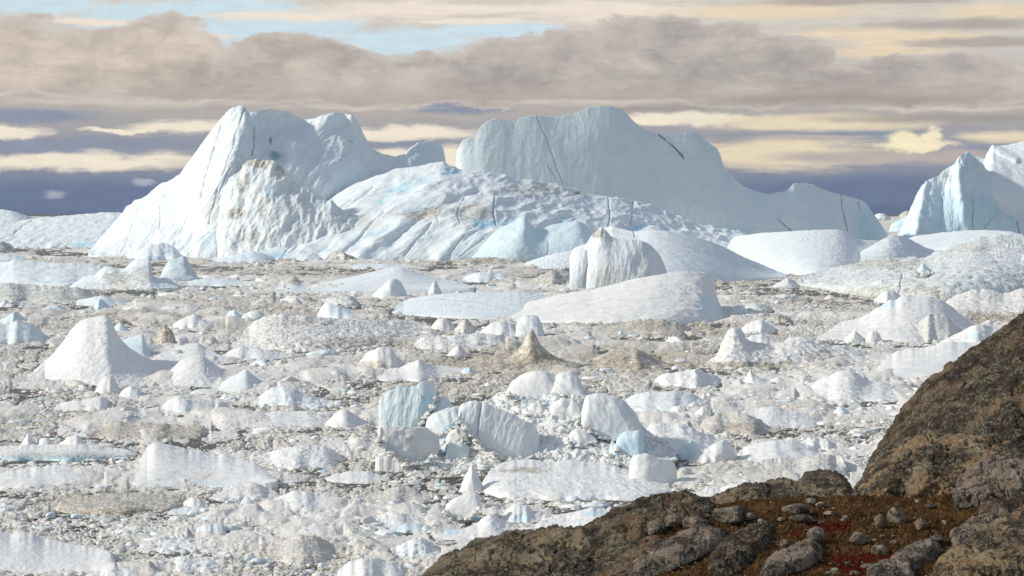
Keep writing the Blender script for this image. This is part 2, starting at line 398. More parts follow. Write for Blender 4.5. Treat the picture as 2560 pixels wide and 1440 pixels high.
    c = layer(c, mk(ell(us, [(2., 4.95, 6., .5), (22., 4.75, 5., .45), (11, 4.8, 5, .4)]), 0., .6, nl, .8), lin(112, 126, 154))
    um = t.vm('ADD', uv, t.vm('MULTIPLY', off, (1.9, .62, 0.)))
    c = layer(c, mk(ell(um, [(2.0, 4.08, 4.6, .30), (4.6, 3.25, 1.8, .26), (3.2, 3.32, 1.4, .10), (.4, 3.3, 1.1, .2), (9.9, 3.3, 2.4, .24), (9.8, 3.85, 1.2, .22), (11.4, 3.9, .8, .5), (17., 3.0, 3., .2)]), 0., .55, nl, .7), lin(240, 229, 211))
    c = layer(c, mk(ell(us, [(19.6, 3.85, 3.4, .52), (20.5, 3.1, 3.4, .28), (25.2, 3.45, 1.6, .2)]), 0., .6, nl, .8), lin(230, 216, 188))
    c = layer(c, mk(ell(us, [(21.5, 3.95, 3.2, .22), (20.3, 3.45, 2.2, .09), (23.6, 3.95, 1.7, .28)]), 0., .7, nl, .9), lin(188, 178, 174))
    c = layer(c, mk(ell(uw, [(22.5, 3.55, .6, .34), (23.1, 3.5, .46, .32), (22.75, 3.68, 1.3, .16)]), 0., .5, nb, .7), lin(246, 234, 200))
    c = layer(c, t.m('MULTIPLY', mk(ell(us, [(1.6, 4.82, .5, .14), (3.7, 4.6, .4, .12)]), 0., .6, nb, 1.2), .5), lin(206, 206, 214))
    # the taupe bank
    bank = t.m('ADD', ell(uw, [(.6, 1.5, 1.9, 1.0), (2.4, 1.6, 1.8, .9), (4.1, 1.45, 1.7, 1.05), (7.3, 1.65, 1.9, .95), (8.8, 1.9, 1.6, .75), (10.8, 1.95, 1.6, .6), (12.6, 1.8, 1.7, .75), (14.6, 1.45, 1.7, .85), (16.3, 1.2, 1.9, .9), (18., 1.35, 1.9, .85), (19.6, 1.5, 1.3, .7), (5., 2.1, 8., .5), (17., 2.2, 9., .55), (23.4, 1.85, 2.2, .45), (21.5, 2.3, 5., .45), (12., 2.35, 9., .35)]), t.m('MULTIPLY', t.m('SUBTRACT', nb, .5), .85))
    bm = t.sm(bank, .0, .13)
    nc = t.noise(sc(uw, 1.1, 1.9), 1., 9, .66); shade = t.m('ADD', t.m('MULTIPLY', t.sm(nbig, .35, .68), .6), t.m('MULTIPLY', t.sm(nc, .28, .74), .55))
    warm = t.sm(U, 11., 4.)
    lite = t.mix(warm, lin(203, 196, 189), lin(226, 212, 198)); dark = t.mix(warm, lin(158, 153, 150), lin(174, 165, 158))
    bc = t.mix(shade, dark, lite)
    bc = t.mix(t.m('MULTIPLY', t.sm(V, 1.9, 2.6), .75), bc, t.mix(nl, lin(166, 157, 150), lin(196, 186, 178)))
    bc = t.mix(t.m('MULTIPLY', t.m('SUBTRACT', 1., t.sm(bank, .05, .38)), .55), bc, lin(214, 205, 197))
    c = layer(c, bm, bc)
    c = layer(c, t.m('MULTIPLY', mk(ell(us, [(3., 2.6, 4., .16), (9., 2.7, 2.5, .1), (15., 2.55, 4, .09), (23., 2.75, 4, .1)]), 0., .8, nl, 1.4), .7), lin(214, 204, 192))
    c = layer(c, t.m('MULTIPLY', mk(ell(us, [(21., 2.55, 6., .25), (23.5, 3.0, 4., .16), (16.5, 2.75, 3., .12)]), 0., .8, nl, 1.2), .7), lin(160, 154, 150))
    fine = t.m('ADD', t.m('MULTIPLY', t.noise(sc(uv, 1.3, 3.2), 1., 8, .68), .55), t.m('MULTIPLY', nl2, .45))
    k = t.sm(fine, .30, .70, .90, 1.09, 'LINEAR'); c = t.mix(1., c, t.add('ShaderNodeCombineXYZ', {0: k, 1: k, 2: k}).outputs[0], 'MULTIPLY')
    # the rest of the sky dome: broken cloud over the physical sky
    sky = t.add('ShaderNodeTexSky', sky_type='NISHITA', sun_disc=False, sun_elevation=SUN_EL, sun_rotation=SUN_AZ)
    bg1 = t.add('ShaderNodeBackground', {0: sky.outputs[0], 1: .10})
    up = t.sm(el, R(5.6), R(14)); gen = t.sm(t.noise(t.vm('MULTIPLY', d, (1., 1., 2.2)), 2.1, 6, .6), .36, .62)
    cc = t.mix(up, c, t.mix(t.noise(d, 5., 5, .6), lin(186, 196, 212), lin(226, 229, 234)))
    bg2 = t.add('ShaderNodeBackground', {0: cc, 1: 1.0})
    cov = t.m('MAXIMUM', t.m('SUBTRACT', 1., up), t.m('MULTIPLY', gen, .92))
    cov = t.m('MULTIPLY', cov, 1.0, clamp=True)
    ms = t.add('ShaderNodeMixShader', {0: cov}); t.l.new(bg1.outputs[0], ms.inputs[1]); t.l.new(bg2.outputs[0], ms.inputs[2])
    o = t.add('ShaderNodeOutputWorld'); t.l.new(ms.outputs[0], o.inputs[0])
    w.cycles.sampling_method = 'MANUAL'; w.cycles.sample_map_resolution = 1024
build_sky()
# ------------------------------------------------------------------ sea and slush
ys = np.array([-2000, 60, 200, 1000, 6000, 60000.]); xs_ = np.linspace(-1, 1, 9)
V = np.array([[u*(9000 if yy < 6001 else 60000), yy, 0.] for yy in ys for u in xs_]); ii = np.arange(54).reshape(6, 9)
tag(link('sea', mesh('sea', V, np.stack([ii[:-1, :-1], ii[:-1, 1:], ii[1:, 1:], ii[1:, :-1]], -1).reshape(-1, 4), M['water'])), kind='structure')
HILL = np.array([(1000, 1470), (1040, 1440), (1100, 1400), (1220, 1345), (1300, 1330), (1400, 1320), (1480, 1335), (1600, 1282), (1745, 1250), (1860, 1210), (2000, 1190), (2060, 1175), (2130, 1205), (2150, 1195), (2200, 1110), (2262, 1010), (2350, 915), (2450, 850), (2560, 775), (2700, 690)], float)
def hidden(px, py): return (px > 1000) & (py > np.interp(px, HILL[:, 0], HILL[:, 1])+14)
def tan_zone(px, py):   # the silt stained belt in the pack
    v = np.zeros_like(px)
    for (cx, cy, rx, ry, a) in [(1300, 905, 180, 34, 1.), (1560, 900, 180, 36, .95), (1620, 825, 180, 24, .7), (900, 870, 300, 25, .25), (2250, 700, 350, 60, .35), (300, 1262, 200, 25, .4), (750, 1385, 150, 30, .35),
                              (300, 790, 260, 18, .4), (350, 760, 250, 18, .3), (100, 740, 200, 25, .3), (1950, 1070, 180, 25, .3), (1900, 1180, 250, 30, .3), (850, 690, 200, 22, .35), (1300, 690, 160, 20, .35), (1700, 910, 350, 35, .25), (700, 790, 300, 30, .2), (1350, 870, 250, 20, .35)]:
        v = np.maximum(v, a*np.exp(-((px-cx)/rx)**2-((py-cy)/ry)**2))
    return v
def leads(Q):            # where dark water shows between the ice
    a = fbm(Q/np.array([38., 30., 1])+np.array([3.3, 8.8, .5]), 3, .6); b = ridged(Q/np.array([22., 13., 1]), 2, .5, 4)
    return .9*a+.35*b
# ------------------------------------------------------------------ lumps
def ico(sub):
    b = bmesh.new(); bmesh.ops.create_icosphere(b, subdivisions=sub, radius=1); b.verts.index_update()
    v = np.array([x.co[:] for x in b.verts]); f = np.array([[q.index for q in p.verts] for p in b.faces], np.int32); b.free(); return v, f
ICO = {k: ico(k) for k in (1, 2, 3, 4, 5)}
def lump(kind, sub, rng):
    v, f = ICO[sub]; v = v.copy(); s = rng.integers(1, 9999)
    for _ in range(dict(round=4, block=7, jagged=8, flat=5, peak=5)[kind]):   # split faces
        n = rng.normal(size=3); n[2] = abs(n[2])*.6 if kind != 'flat' else n[2]*.2; n /= np.linalg.norm(n)
        h = rng.uniform(.5, .82) if kind in ('block', 'jagged') else rng.uniform(.68, .95)
        d = v@n; e = np.maximum(d-h, 0); v -= (e*.92)[:, None]*n
    am = dict(round=.10, block=.06, jagged=.22, flat=.10, peak=.14)[kind]
    v = v*(1+am*(fbm(v*1.6+s, 3, .5)+.5*ridged(v*2.2+s, 3, .5)))[:, None]
    if kind == 'flat': v[:, 2] = np.sign(v[:, 2])*np.minimum(np.abs(v[:, 2]), .42+.05*fbm(v*2+s, 2))*.75
    if kind == 'peak':
        z = np.clip(v[:, 2], 0, None); r = np.clip(1.05-.75*z, .12, 1.2); lean = rng.uniform(-.35, .35)
        v[:, 0] = v[:, 0]*r+lean*z*z; v[:, 1] *= r; v[:, 2] *= 1.25
    if kind == 'jagged': v[:, 2] *= .85
    v[:, 2] = np.maximum(v[:, 2], -.30)
    v[:, 2] += .12
    return v, f
# ------------------------------------------------------------------ the great bergs
GB, GF, GL, GM = 'icebergs standing in the ice', 'low floes drifting in the pack', 'ice lumps in the pack', 'silt stained ice mounds'
A = empty('iceberg', ((640-CX)/F*1506, 1506, 0), 'huge white peaked iceberg with steep streaked left flank and dirty rubble at its heart', 'iceberg', GB)
ice('ice_peak', None, None, [(222, 634), (240, 612), (262, 585), (282, 562), (300, 540), (318, 517), (340, 503), (362, 493), (400, 462), (430, 449), (452, 438), (475, 402), (495, 376), (505, 360), (520, 340), (545, 310), (560, 292), (572, 278), (585, 268), (600, 264), (612, 268), (622, 281), (640, 276), (672, 274), (700, 276), (722, 280), (745, 291), (762, 300), (785, 300), (800, 292), (820, 285), (835, 282), (862, 284), (880, 289), (892, 306), (905, 333), (930, 372), (945, 382), (965, 389), (992, 392), (1010, 386), (1028, 370), (1045, 360), (1066, 355), (1085, 357), (1102, 364), (1110, 378), (1114, 396), (1115, 420)],
    wl=648, base=[(222, 637), (300, 643), (480, 652), (1115, 652)], parent=A, Rd=95, prof=1.15, smooth=2.2, T=120, edge=.16, en=3, res=1.5, rough=.55, lines=(62, 7), cell=34, octv=5,
    folds=[((600, 264), (545, 520), .75, 10), ((545, 520), (600, 264), .62, 26), ((884, 288), (955, 415), 1.3, 5), ((955, 415), (700, 450), .0, 5)],
    strokes=[([(832, 284), (800, 310), (768, 342), (735, 358)], 18, 34), ([(884, 290), (930, 372), (955, 412)], 14, 55), ([(722, 360), (735, 420), (800, 470)], 26, 30), ([(560, 440), (610, 330), (640, 282)], 16, 26), ([(700, 300), (705, 340), (712, 372)], 7, 6), ([(640, 395), (668, 384), (704, 396)], 7, -16)],
    blobs=[(752, 322, 46, 32, -48), (690, 340, 40, 40, -30), (850, 420, 70, 50, 45), (690, 396, 13, 10, -30), (1060, 400, 40, 30, 20), (520, 470, 40, 80, 18)],
    dirts=[(676, 352, 5, 14, .9), (600, 440, 20, 60, .25), (520, 520, 60, 60, .15)], blues=[(690, 394, 12, 8, .5), (235, 630, 14, 10, .8), (545, 600, 60, 20, .35), (1060, 400, 60, 40, .25)],
    cracks=[([(612, 270), (606, 290), (592, 330), (575, 385), (552, 450), (530, 520), (522, 560)], 1.5, 3, .8), ([(552, 312), (535, 370), (512, 450), (500, 500)], 1.3, 3, .7), ([(637, 313), (635, 350), (630, 390)], 1.3, 3, .85), ([(400, 515), (402, 540), (396, 575)], 1.1, 2, .6), ([(540, 570), (500, 600), (470, 640)], 1.2, 2, .45), ([(470, 540), (440, 600), (430, 640)], 1.1, 2, .35), ([(872, 352), (880, 359)], 1.2, 2, .8), ([(330, 560), (318, 600), (300, 640)], 1.2, 2, .3), ([(575, 420), (540, 500), (515, 545)], 1.2, 2.5, .5)])
ice('rubble_mound', None, None, [(548, 640), (546, 560), (549, 520), (552, 492), (565, 462), (585, 440), (602, 420), (622, 398), (645, 392), (668, 394), (690, 402), (708, 416), (722, 440), (760, 474), (800, 496), (850, 520), (900, 560), (940, 640)],
    wl=648, base=[(548, 646), (940, 652)], parent=A, D0=1478, Rd=34, prof=1.3, smooth=4, T=40, edge=.10, en=3, res=1.2, rough=.75, lines=(72, 2.2), cell=44, dirt=.10, octv=6, jag=.3, gain=.48,
    folds=[((640, 400), (600, 560), -.15, 20)], blobs=[(620, 560, 25, 60, -10), (700, 560, 80, 40, 14)],
    dirts=[(640, 408, 60, 14, .5), (702, 424, 18, 20, .6), (610, 470, 22, 50, .4), (590, 535, 34, 14, .55), (640, 590, 70, 26, .35), (660, 520, 20, 50, .35)], blues=[(675, 480, 20, 14, .5), (800, 505, 60, 14, .4)])
ice('ice_apron', None, None, [(600, 648), (640, 612), (690, 580), (740, 552), (800, 520), (850, 486), (885, 464), (930, 447), (960, 438), (1000, 426), (1030, 422), (1060, 416), (1085, 413), (1112, 411), (1135, 418), (1160, 427), (1200, 432), (1250, 438), (1300, 446), (1332, 452), (1380, 462), (1420, 470), (1450, 482), (1480, 491), (1560, 500), (1600, 508), (1640, 520), (1680, 536), (1710, 548), (1745, 564), (1790, 572), (1865, 586)],
    wl=652, base=[(600, 650), (900, 655), (1180, 656), (1330, 653), (1865, 648)], parent=A, D0=1440, Rd=150, prof=1.5, smooth=4, T=130, edge=.03, en=4, res=1.5, rough=.62, lines=(34, 8), groove=True, cell=62, octv=6, gain=.42, blue=.9,
    strokes=[([(640, 640), (760, 570), (880, 490), (960, 442)], 16, 16), ([(900, 640), (1010, 540), (1060, 500), (1160, 470)], 16, 20), ([(1100, 640), (1180, 560), (1236, 500)], 12, 18), ([(980, 610), (1100, 520), (1200, 480)], 9, -16), ([(800, 640), (900, 560), (960, 510)], 9, -12), ([(1000, 452), (1060, 470), (1100, 440)], 10, 16), ([(1530, 500), (1530, 590)], 14, 12)],
    folds=[((1236, 492), (1240, 600), .8, 10), ((1420, 500), (1400, 640), .25, 30)],
    blobs=[(1330, 500, 110, 34, -24), (1120, 430, 50, 16, 14), (1000, 540, 40, 20, 16)],
    dirts=[(1050, 535, 70, 26, .6), (1180, 530, 60, 30, .4), (1330, 480, 120, 24, .25), (1440, 487, 14, 5, 1.), (760, 500, 70, 25, .45), (850, 560, 120, 30, .25)],
    blues=[(890, 475, 40, 14, .6), (1060, 462, 26, 16, .6), (1020, 500, 70, 10, .35), (1560, 540, 160, 50, .35)],
    cracks=[([(1236, 494), (1232, 535), (1242, 560)], 1.4, 3, .85), ([(1520, 500), (1524, 540), (1520, 580)], 1.3, 3, .7), ([(1583, 505), (1576, 560)], 1.2, 3, .6), ([(1160, 500), (1140, 540), (1150, 560)], 1.2, 2, .7), ([(1090, 540), (1096, 560)], 1.2, 2, .8), ([(760, 590), (700, 640)], 1.8, 4, .0), ([(820, 560), (740, 620), (700, 648)], 2.0, 5, .1), ([(960, 530), (900, 590), (860, 630)], 2.2, 6, .15), ([(880, 500), (800, 560), (740, 585)], 1.8, 5, .25), ([(1080, 560), (1010, 640)], 2., 5, .15), ([(1160, 590), (1120, 640)], 1.6, 4, .2), ([(935, 470), (880, 510), (820, 545)], 2.2, 6, .1), ([(1210, 600), (1150, 645)], 1.6, 4, .3)])
ice('iceberg', 'tall smooth blue grey ice wall with a wavy crest right of the white peaked berg', 'iceberg', [(1137, 440), (1138, 408), (1142, 380), (1156, 350), (1172, 345), (1186, 342), (1196, 325), (1207, 311), (1225, 300), (1242, 296), (1262, 299), (1285, 306), (1300, 297), (1322, 290), (1342, 288), (1380, 293), (1405, 290), (1432, 285), (1455, 275), (1472, 269), (1500, 265), (1530, 265), (1555, 273), (1572, 290), (1584, 303), (1612, 325), (1640, 333), (1662, 338), (1700, 333), (1737, 328), (1757, 346), (1775, 360), (1792, 370), (1803, 390), (1806, 410), (1818, 428), (1832, 441), (1846, 456), (1862, 467), (1885, 476), (1905, 482), (1925, 486), (1945, 480), (1962, 479), (1975, 470), (1984, 459), (2010, 457), (2032, 461), (2060, 474), (2090, 484), (2112, 490), (2140, 497), (2157, 501), (2170, 514), (2182, 531), (2196, 552), (2212, 574), (2226, 598)],
    wl=612, base=[(1137, 612), (2226, 603)], group=GB, Rd=20, prof=1.3, smooth=2.0, T=160, edge=.05, en=6, res=1.5, rough=.10, lines=(86, 3), cell=26, octv=5, blue=.20, land='tall blue grey ice wall',
    folds=[((1137, 300), (1137, 620), .20, 20), ((1555, 268), (1660, 400), .12, 20), ((2146, 490), (2170, 600), 1.2, 8), ((1806, 405), (1850, 470), .25, 30)],
    strokes=[([(1186, 342), (1210, 420), (1215, 470)], 22, 2), ([(1340, 288), (1390, 430)], 30, 2), ([(1984, 459), (2010, 560)], 26, 8)], blobs=[(1500, 330, 60, 40, 8), (1650, 420, 60, 70, -8), (1900, 560, 80, 40, 8)],
    cracks=[([(1341, 290), (1368, 350), (1392, 420), (1408, 460)], 1.1, 2, .55), ([(1648, 338), (1680, 362), (1700, 382), (1709, 396)], 1.8, 4, 1.), ([(1700, 383), (1706, 389)], 3, 4, 1.), ([(1945, 546), (1960, 560), (1977, 576)], 1.6, 3, 1.), ([(2102, 486), (2108, 530), (2120, 576)], 1.3, 3, .8), ([(2146, 505), (2152, 525)], 1.5, 3, .8), ([(1370, 412), (1392, 448)], 1.1, 2, .5)], blues=[(2170, 560, 50, 60, .8), (1800, 575, 120, 20, .6)])
RB = empty('iceberg', ((2440-CX)/F*2400, 2400, 0), 'craggy blue green iceberg with twin summits at the right end of the skyline', 'iceberg', GB)
ice('ice_cliff', None, None, [(2244, 590), (2252, 572), (2262, 548), (2272, 528), (2290, 495), (2306, 464), (2325, 450), (2346, 440), (2356, 428), (2367, 423), (2380, 416), (2392, 405), (2396, 392), (2408, 384), (2420, 382), (2430, 388), (2440, 396), (2462, 420), (2500, 455), (2530, 480), (2560, 490), (2660, 480)],
    wl=606, base=[(2244, 598), (2660, 606)], parent=RB, Rd=60, prof=1.3, smooth=2, T=60, edge=.05, en=3, res=1.6, rough=.5, body=4, lines=(80, 4), cell=34, blue=.28, octv=6,
    folds=[((2312, 462), (2288, 600), .75, 6), ((2360, 430), (2340, 600), -.55, 8), ((2398, 420), (2385, 600), .7, 8), ((2470, 440), (2480, 600), -.35, 14)],
    strokes=[([(2312, 462), (2300, 520), (2288, 600)], 7, 16), ([(2396, 425), (2400, 470), (2420, 580)], 9, 18), ([(2360, 470), (2350, 560)], 10, -14), ([(2470, 500), (2440, 580)], 12, 12)], dirts=[(2350, 440, 40, 24, .35)], blues=[(2410, 530, 190, 80, .62), (2340, 440, 50, 14, .8)],
    cracks=[([(2432, 500), (2431, 580)], 1.2, 2, .7), ([(2537, 500), (2540, 540), (2548, 590)], 2., 4, .9), ([(2527, 500), (2522, 520)], 1.5, 3, .7), ([(2500, 520), (2460, 570)], 1., 1.5, .5)])
ice('snow_slope', None, None, [(2396, 430), (2400, 400), (2425, 383), (2442, 391), (2462, 399), (2468, 385), (2476, 370), (2482, 362), (2490, 366), (2520, 363), (2545, 358), (2560, 353), (2620, 346), (2720, 360)],
    wl=606, base=[(2396, 470), (2460, 480), (2530, 520), (2720, 560)], parent=RB, D0=2455, Rd=80, prof=1.6, smooth=2, T=120, edge=.08, en=3, res=1.5, rough=.35, lines=(-30, 6), cell=30, strokes=[([(2480, 362), (2500, 380), (2540, 400)], 6, 14), ([(2420, 384), (2440, 430)], 7, 10)], folds=[((2482, 362), (2500, 480), .2, 10)])
ice('iceberg', 'long low whaleback iceberg far at the left behind the peaked berg', 'iceberg', [(-140, 575), (-60, 562), (0, 553), (40, 555), (75, 549), (100, 545), (150, 541), (200, 537), (250, 533), (290, 531), (330, 536), (360, 560), (380, 610)], wl=622, base=[(-140, 622), (100, 622), (230, 619), (380, 616)], group=GB, Rd=140, prof=1.5, smooth=5, T=90, edge=.06, rough=.5, lines=(38, 7), cell=22, res=1.3, land='far whaleback berg', strokes=[([(30, 600), (60, 570), (110, 548)], 6, -8), ([(130, 612), (200, 592), (270, 575)], 7, 9)], folds=[((190, 595), (290, 580), .0, 4)], cracks=[([(35, 585), (60, 562), (80, 552)], 1.4, 2, .5)], blues=[(220, 612, 60, 8, .7)])
ice('iceberg', 'small bluish iceberg on the skyline at the far left edge', 'iceberg', [(-90, 545), (-40, 528), (0, 523), (30, 527), (60, 537), (88, 546)], wl=556, group=GB, Rd=120, q=.9, rough=.5, smooth=3, edge=.1, folds=[((5, 525), (15, 560), -.5, 6)])
ice('iceberg', 'small flat tilted iceberg in the gap between blue wall and craggy berg', 'iceberg', [(2223, 578), (2228, 562), (2240, 552), (2256, 546), (2272, 536), (2290, 548)], wl=581, group=GB, Rd=60, smooth=2, rough=.3, blue=.5, edge=.1)
ice('iceberg', 'dirty little iceberg low on the horizon beside the craggy berg', 'iceberg', [(2246, 541), (2258, 530), (2268, 526), (2280, 532), (2300, 540)], wl=552, group=GB, Rd=90, smooth=2, rough=.6, dirt=.6)
ice('iceberg', 'tiny jagged white iceberg on the horizon at the foot of the blue wall', 'iceberg', [(2178, 546), (2190, 537), (2200, 533), (2212, 534), (2226, 544)], wl=550, group=GB, Rd=120, smooth=1, rough=1., style='rubble')
# bergs standing before them
ice('iceberg', 'bluish two horned iceberg standing in front of the white apron', 'iceberg', [(1176, 650), (1195, 630), (1212, 607), (1230, 588), (1250, 570), (1270, 562), (1290, 556), (1302, 546), (1311, 542), (1318, 550), (1328, 564), (1345, 575), (1362, 570), (1382, 562), (1402, 559), (1440, 552), (1458, 558), (1470, 566), (1482, 590), (1490, 625)], wl=650, base=[(1176, 652), (1300, 654), (1490, 632)], group=GB, D0=1395, Rd=26, smooth=2, rough=.3, edge=.1, blue=.45, land='two horned bluish berg', folds=[((1311, 542), (1280, 650), .5, 6), ((1365, 568), (1372, 640), -.35, 5), ((1280, 650), (1311, 542), .3, 10)], cracks=[([(1371, 600), (1370, 640)], 1.2, 2, .5)])
ice('iceberg', 'broad smooth snow dome in front of the tall blue grey wall', 'iceberg', [(1770, 612), (1800, 600), (1835, 592), (1900, 583), (1960, 580), (2000, 577), (2050, 575), (2095, 574), (2115, 580), (2135, 595), (2160, 601), (2200, 601), (2260, 605), (2300, 640)], wl=700, base=[(1770, 630), (1850, 665), (1950, 690), (2100, 700), (2300, 660)], group=GB, D0=1010, Rd=260, prof=1.7, follow=True, ly=.9, smooth=5, rough=.3, lines=(33, 9), cell=26, edge=.04, land='broad snow dome', strokes=[([(2095, 575), (2130, 600)], 10, 12)], dirt=.06)
ice('iceberg', 'white snow hill with a rounded top below the craggy berg', 'iceberg', [(2085, 690), (2120, 655), (2150, 632), (2180, 615), (2205, 600), (2225, 590), (2242, 588), (2262, 592), (2285, 604), (2310, 618), (2345, 630), (2390, 650)], wl=692, base=[(2085, 692), (2390, 668)], group=GB, D0=985, Rd=120, prof=1.5, follow=True, ly=.9, smooth=4, rough=.45, lines=(35, 5), cell=26, edge=.1, land='rounded snow hill')
ice('iceberg', 'low pale snow bank stretching under the craggy berg at right', 'iceberg', [(2250, 604), (2285, 591), (2340, 583), (2400, 577), (2460, 575), (2520, 578), (2560, 588), (2660, 590)], wl=640, base=[(2250, 625), (2660, 640)], group=GB, D0=1250, Rd=200, prof=1.6, follow=True, smooth=5, rough=.3, style='smooth', edge=.05)
ice('ice_shelf', 'wide dirty rubble shelf with a cracked yellowish front cliff at right', 'ice shelf', [(1990, 712), (2010, 690), (2060, 678), (2130, 660), (2190, 646), (2250, 638), (2300, 634), (2345, 626), (2400, 610), (2450, 598), (2500, 594), (2560, 590), (2680, 596)], wl=752, base=[(1990, 716), (2050, 722), (2150, 742), (2240, 758), (2330, 760), (2450, 752), (2680, 740)], group=GB, D0=790, Rd=230, prof=2.6, follow=True, ly=.9, smooth=3, rough=.55, style='rubble', cell=40, octv=6, edge=.03, dirt=.22, jag=.6, res=1.4, land='dirty rubble shelf', dirts=[(2250, 735, 260, 26, .5), (2200, 660, 160, 20, .5), (2420, 620, 100, 20, .4)], cracks=[([(2255, 684), (2252, 710), (2245, 732)], 1.6, 3, .9), ([(2005, 690), (2007, 705)], 2, 3, .8)])
EB = empty('iceberg', ((1650-CX)/F*915, 915, 0), 'cream ice block with a grooved cliff in front of a long smooth snow slope', 'iceberg', GB)
ice('snow_slope', None, None, [(1480, 640), (1492, 600), (1506, 570), (1530, 566), (1550, 572), (1578, 577), (1592, 579), (1604, 576), (1640, 575), (1670, 578), (1705, 585), (1745, 595), (1785, 607), (1822, 624), (1855, 642), (1890, 656), (1925, 671), (1968, 688)], wl=720, base=[(1480, 712), (1640, 720), (1800, 712), (1968, 694)], parent=EB, D0=930, follow=True, ly=.9, Rd=110, prof=1.6, smooth=2.5, rough=.32, lines=(-25, 9), cell=24, edge=.03, en=4, res=1.4, land='cream block and snow slope', dirts=[(1500, 580, 20, 16, .6)], cracks=[([(1583, 578), (1588, 592)], 1.4, 3, .4), ([(1640, 590), (1760, 630), (1880, 672)], .9, 1, .25)], strokes=[([(1606, 578), (1600, 610)], 8, -14)])
ice('ice_cliff', None, None, [(1424, 655), (1428, 632), (1436, 620), (1452, 614), (1466, 610), (1472, 600), (1480, 588), (1490, 578), (1502, 568), (1514, 574), (1528, 592), (1548, 598), (1580, 599), (1604, 602), (1626, 612), (1646, 632), (1660, 662), (1672, 696)], wl=722, base=[(1424, 714), (1500, 722), (1600, 724), (1672, 720)], parent=EB, D0=900, ly=.35, Rd=14, prof=1.6, smooth=2, rough=.32, lines=(82, 5), cell=22, edge=.05, en=4, T=26, res=1.5, folds=[((1462, 612), (1470, 720), -.5, 4), ((1605, 606), (1612, 720), .7, 5), ((1478, 620), (1484, 720), .45, 5)], strokes=[([(1470, 630), (1462, 715)], 4, -12)], blobs=[(1545, 650, 40, 40, 12), (1600, 655, 10, 16, -10)], dirt=.05, dirts=[(1495, 588, 26, 16, .6), (1545, 690, 90, 26, .25), (1604, 660, 12, 20, .35)], cracks=[([(1472, 640), (1464, 680), (1460, 712)], 1.3, 3, .5)])
ice('ice_floe', 'low white drift between the apron tail and the broad snow dome', 'ice floe', [(1620, 616), (1660, 602), (1700, 594), (1745, 588), (1800, 588), (1850, 594), (1880, 604)], 628, group=GF, D0=None, smooth=3, rough=.6, blue=.15)
ice('ice_floe', 'low white ice ridge left of the cream ice block', 'ice floe', [(1295, 668), (1320, 655), (1350, 645), (1380, 635), (1420, 628), (1450, 622), (1490, 640)], wl=672, group=GF, Rd=50, smooth=3, rough=.6, lines=(70, 4), cell=10, land='white ridge by the cream block')
ice('iceberg', 'broad windswept iceberg with rippled face and a blunt right end in mid field', 'iceberg', [(1235, 790), (1280, 775), (1320, 757), (1360, 748), (1400, 738), (1440, 731), (1482, 726), (1520, 716), (1560, 706), (1600, 696), (1632, 690), (1670, 684), (1702, 680), (1740, 680), (1764, 682), (1780, 690), (1786, 700), (1788, 730), (1793, 752), (1804, 770), (1822, 797)], wl=812, base=[(1235, 800), (1350, 808), (1550, 814), (1740, 812), (1822, 802)], group=GB, D0=618, Rd=55, prof=1.5, follow=True, ly=.9, smooth=3, rough=.36, lines=(22, 8), cell=30, edge=.07, en=3, res=1.4, land='broad windswept berg', strokes=[([(1300, 790), (1420, 760), (1560, 725)], 12, 8), ([(1440, 800), (1540, 760), (1640, 720)], 13, 9), ([(1560, 805), (1640, 770), (1720, 740)], 12, -8)], folds=[((1755, 682), (1775, 812), .9, 8)], blues=[(1780, 770, 50, 40, .4)], cracks=[([(1300, 780), (1380, 765), (1500, 745)], .9, 1., .25), ([(1440, 775), (1540, 745), (1660, 715)], .9, 1., .25)])
ice('iceberg', 'flat topped white iceberg joined to the left of the broad windswept berg', 'iceberg', [(980, 782), (990, 768), (1004, 754), (1030, 747), (1070, 740), (1100, 737), (1160, 734), (1230, 732), (1300, 730), (1380, 740), (1420, 752)], wl=795, base=[(980, 784), (1050, 792), (1200, 800), (1420, 790)], group=GB, D0=655, Rd=70, prof=1.5, follow=True, ly=.9, smooth=3, rough=.35, lines=(12, 8), cell=20, edge=.06, land='flat topped berg', cracks=[([(1000, 756), (1100, 748), (1200, 756), (1290, 778)], .9, 1., .4)])
ice('ice_floe', 'white tent shaped floe with a dirty hump and sea green undercut edge', 'ice floe', [(690, 722), (700, 712), (715, 702), (732, 690), (742, 694), (752, 706), (770, 712), (800, 708), (850, 699), (900, 688), (950, 676), (985, 668), (1005, 669), (1030, 677), (1060, 688), (1100, 698), (1140, 704), (1185, 716)], wl=736, base=[(690, 732), (740, 737), (810, 732), (880, 726), (1000, 724), (1185, 720)], group=GF, D0=860, Rd=100, prof=1.3, smooth=2, rough=.3, style='smooth', edge=.05, land='tent shaped floe', dirts=[(732, 700, 30, 16, .8)], blues=[(760, 732, 60, 8, .6)], blobs=[(770, 722, 60, 6, -8)])
ice('iceberg', 'white shark fin shaped iceberg at left, smooth and tallest in its area', 'iceberg', [(30, 966), (50, 956), (82, 936), (108, 914), (132, 890), (150, 868), (166, 845), (180, 826), (192, 812), (204, 803), (218, 797), (240, 794), (262, 791), (270, 794), (278, 806), (288, 828), (300, 850), (315, 868), (334, 882), (356, 897), (382, 911), (410, 920), (440, 926), (480, 935), (540, 950), (600, 962)], wl=972, base=[(30, 968), (120, 976), (250, 978), (400, 972), (600, 964)], group=GB, D0=398, Rd=46, prof=1.35, smooth=1.6, rough=.34, body=1.7, lines=(70, 5), cell=26, edge=.06, en=2.6, res=1.5, T=30, land='shark fin berg', folds=[((268, 791), (330, 960), .9, 12), ((250, 960), (262, 791), .30, 30)], strokes=[([(266, 792), (292, 845), (330, 900)], 10, 8)], cracks=[([(120, 915), (110, 935), (100, 955)], .9, 1., .25)])
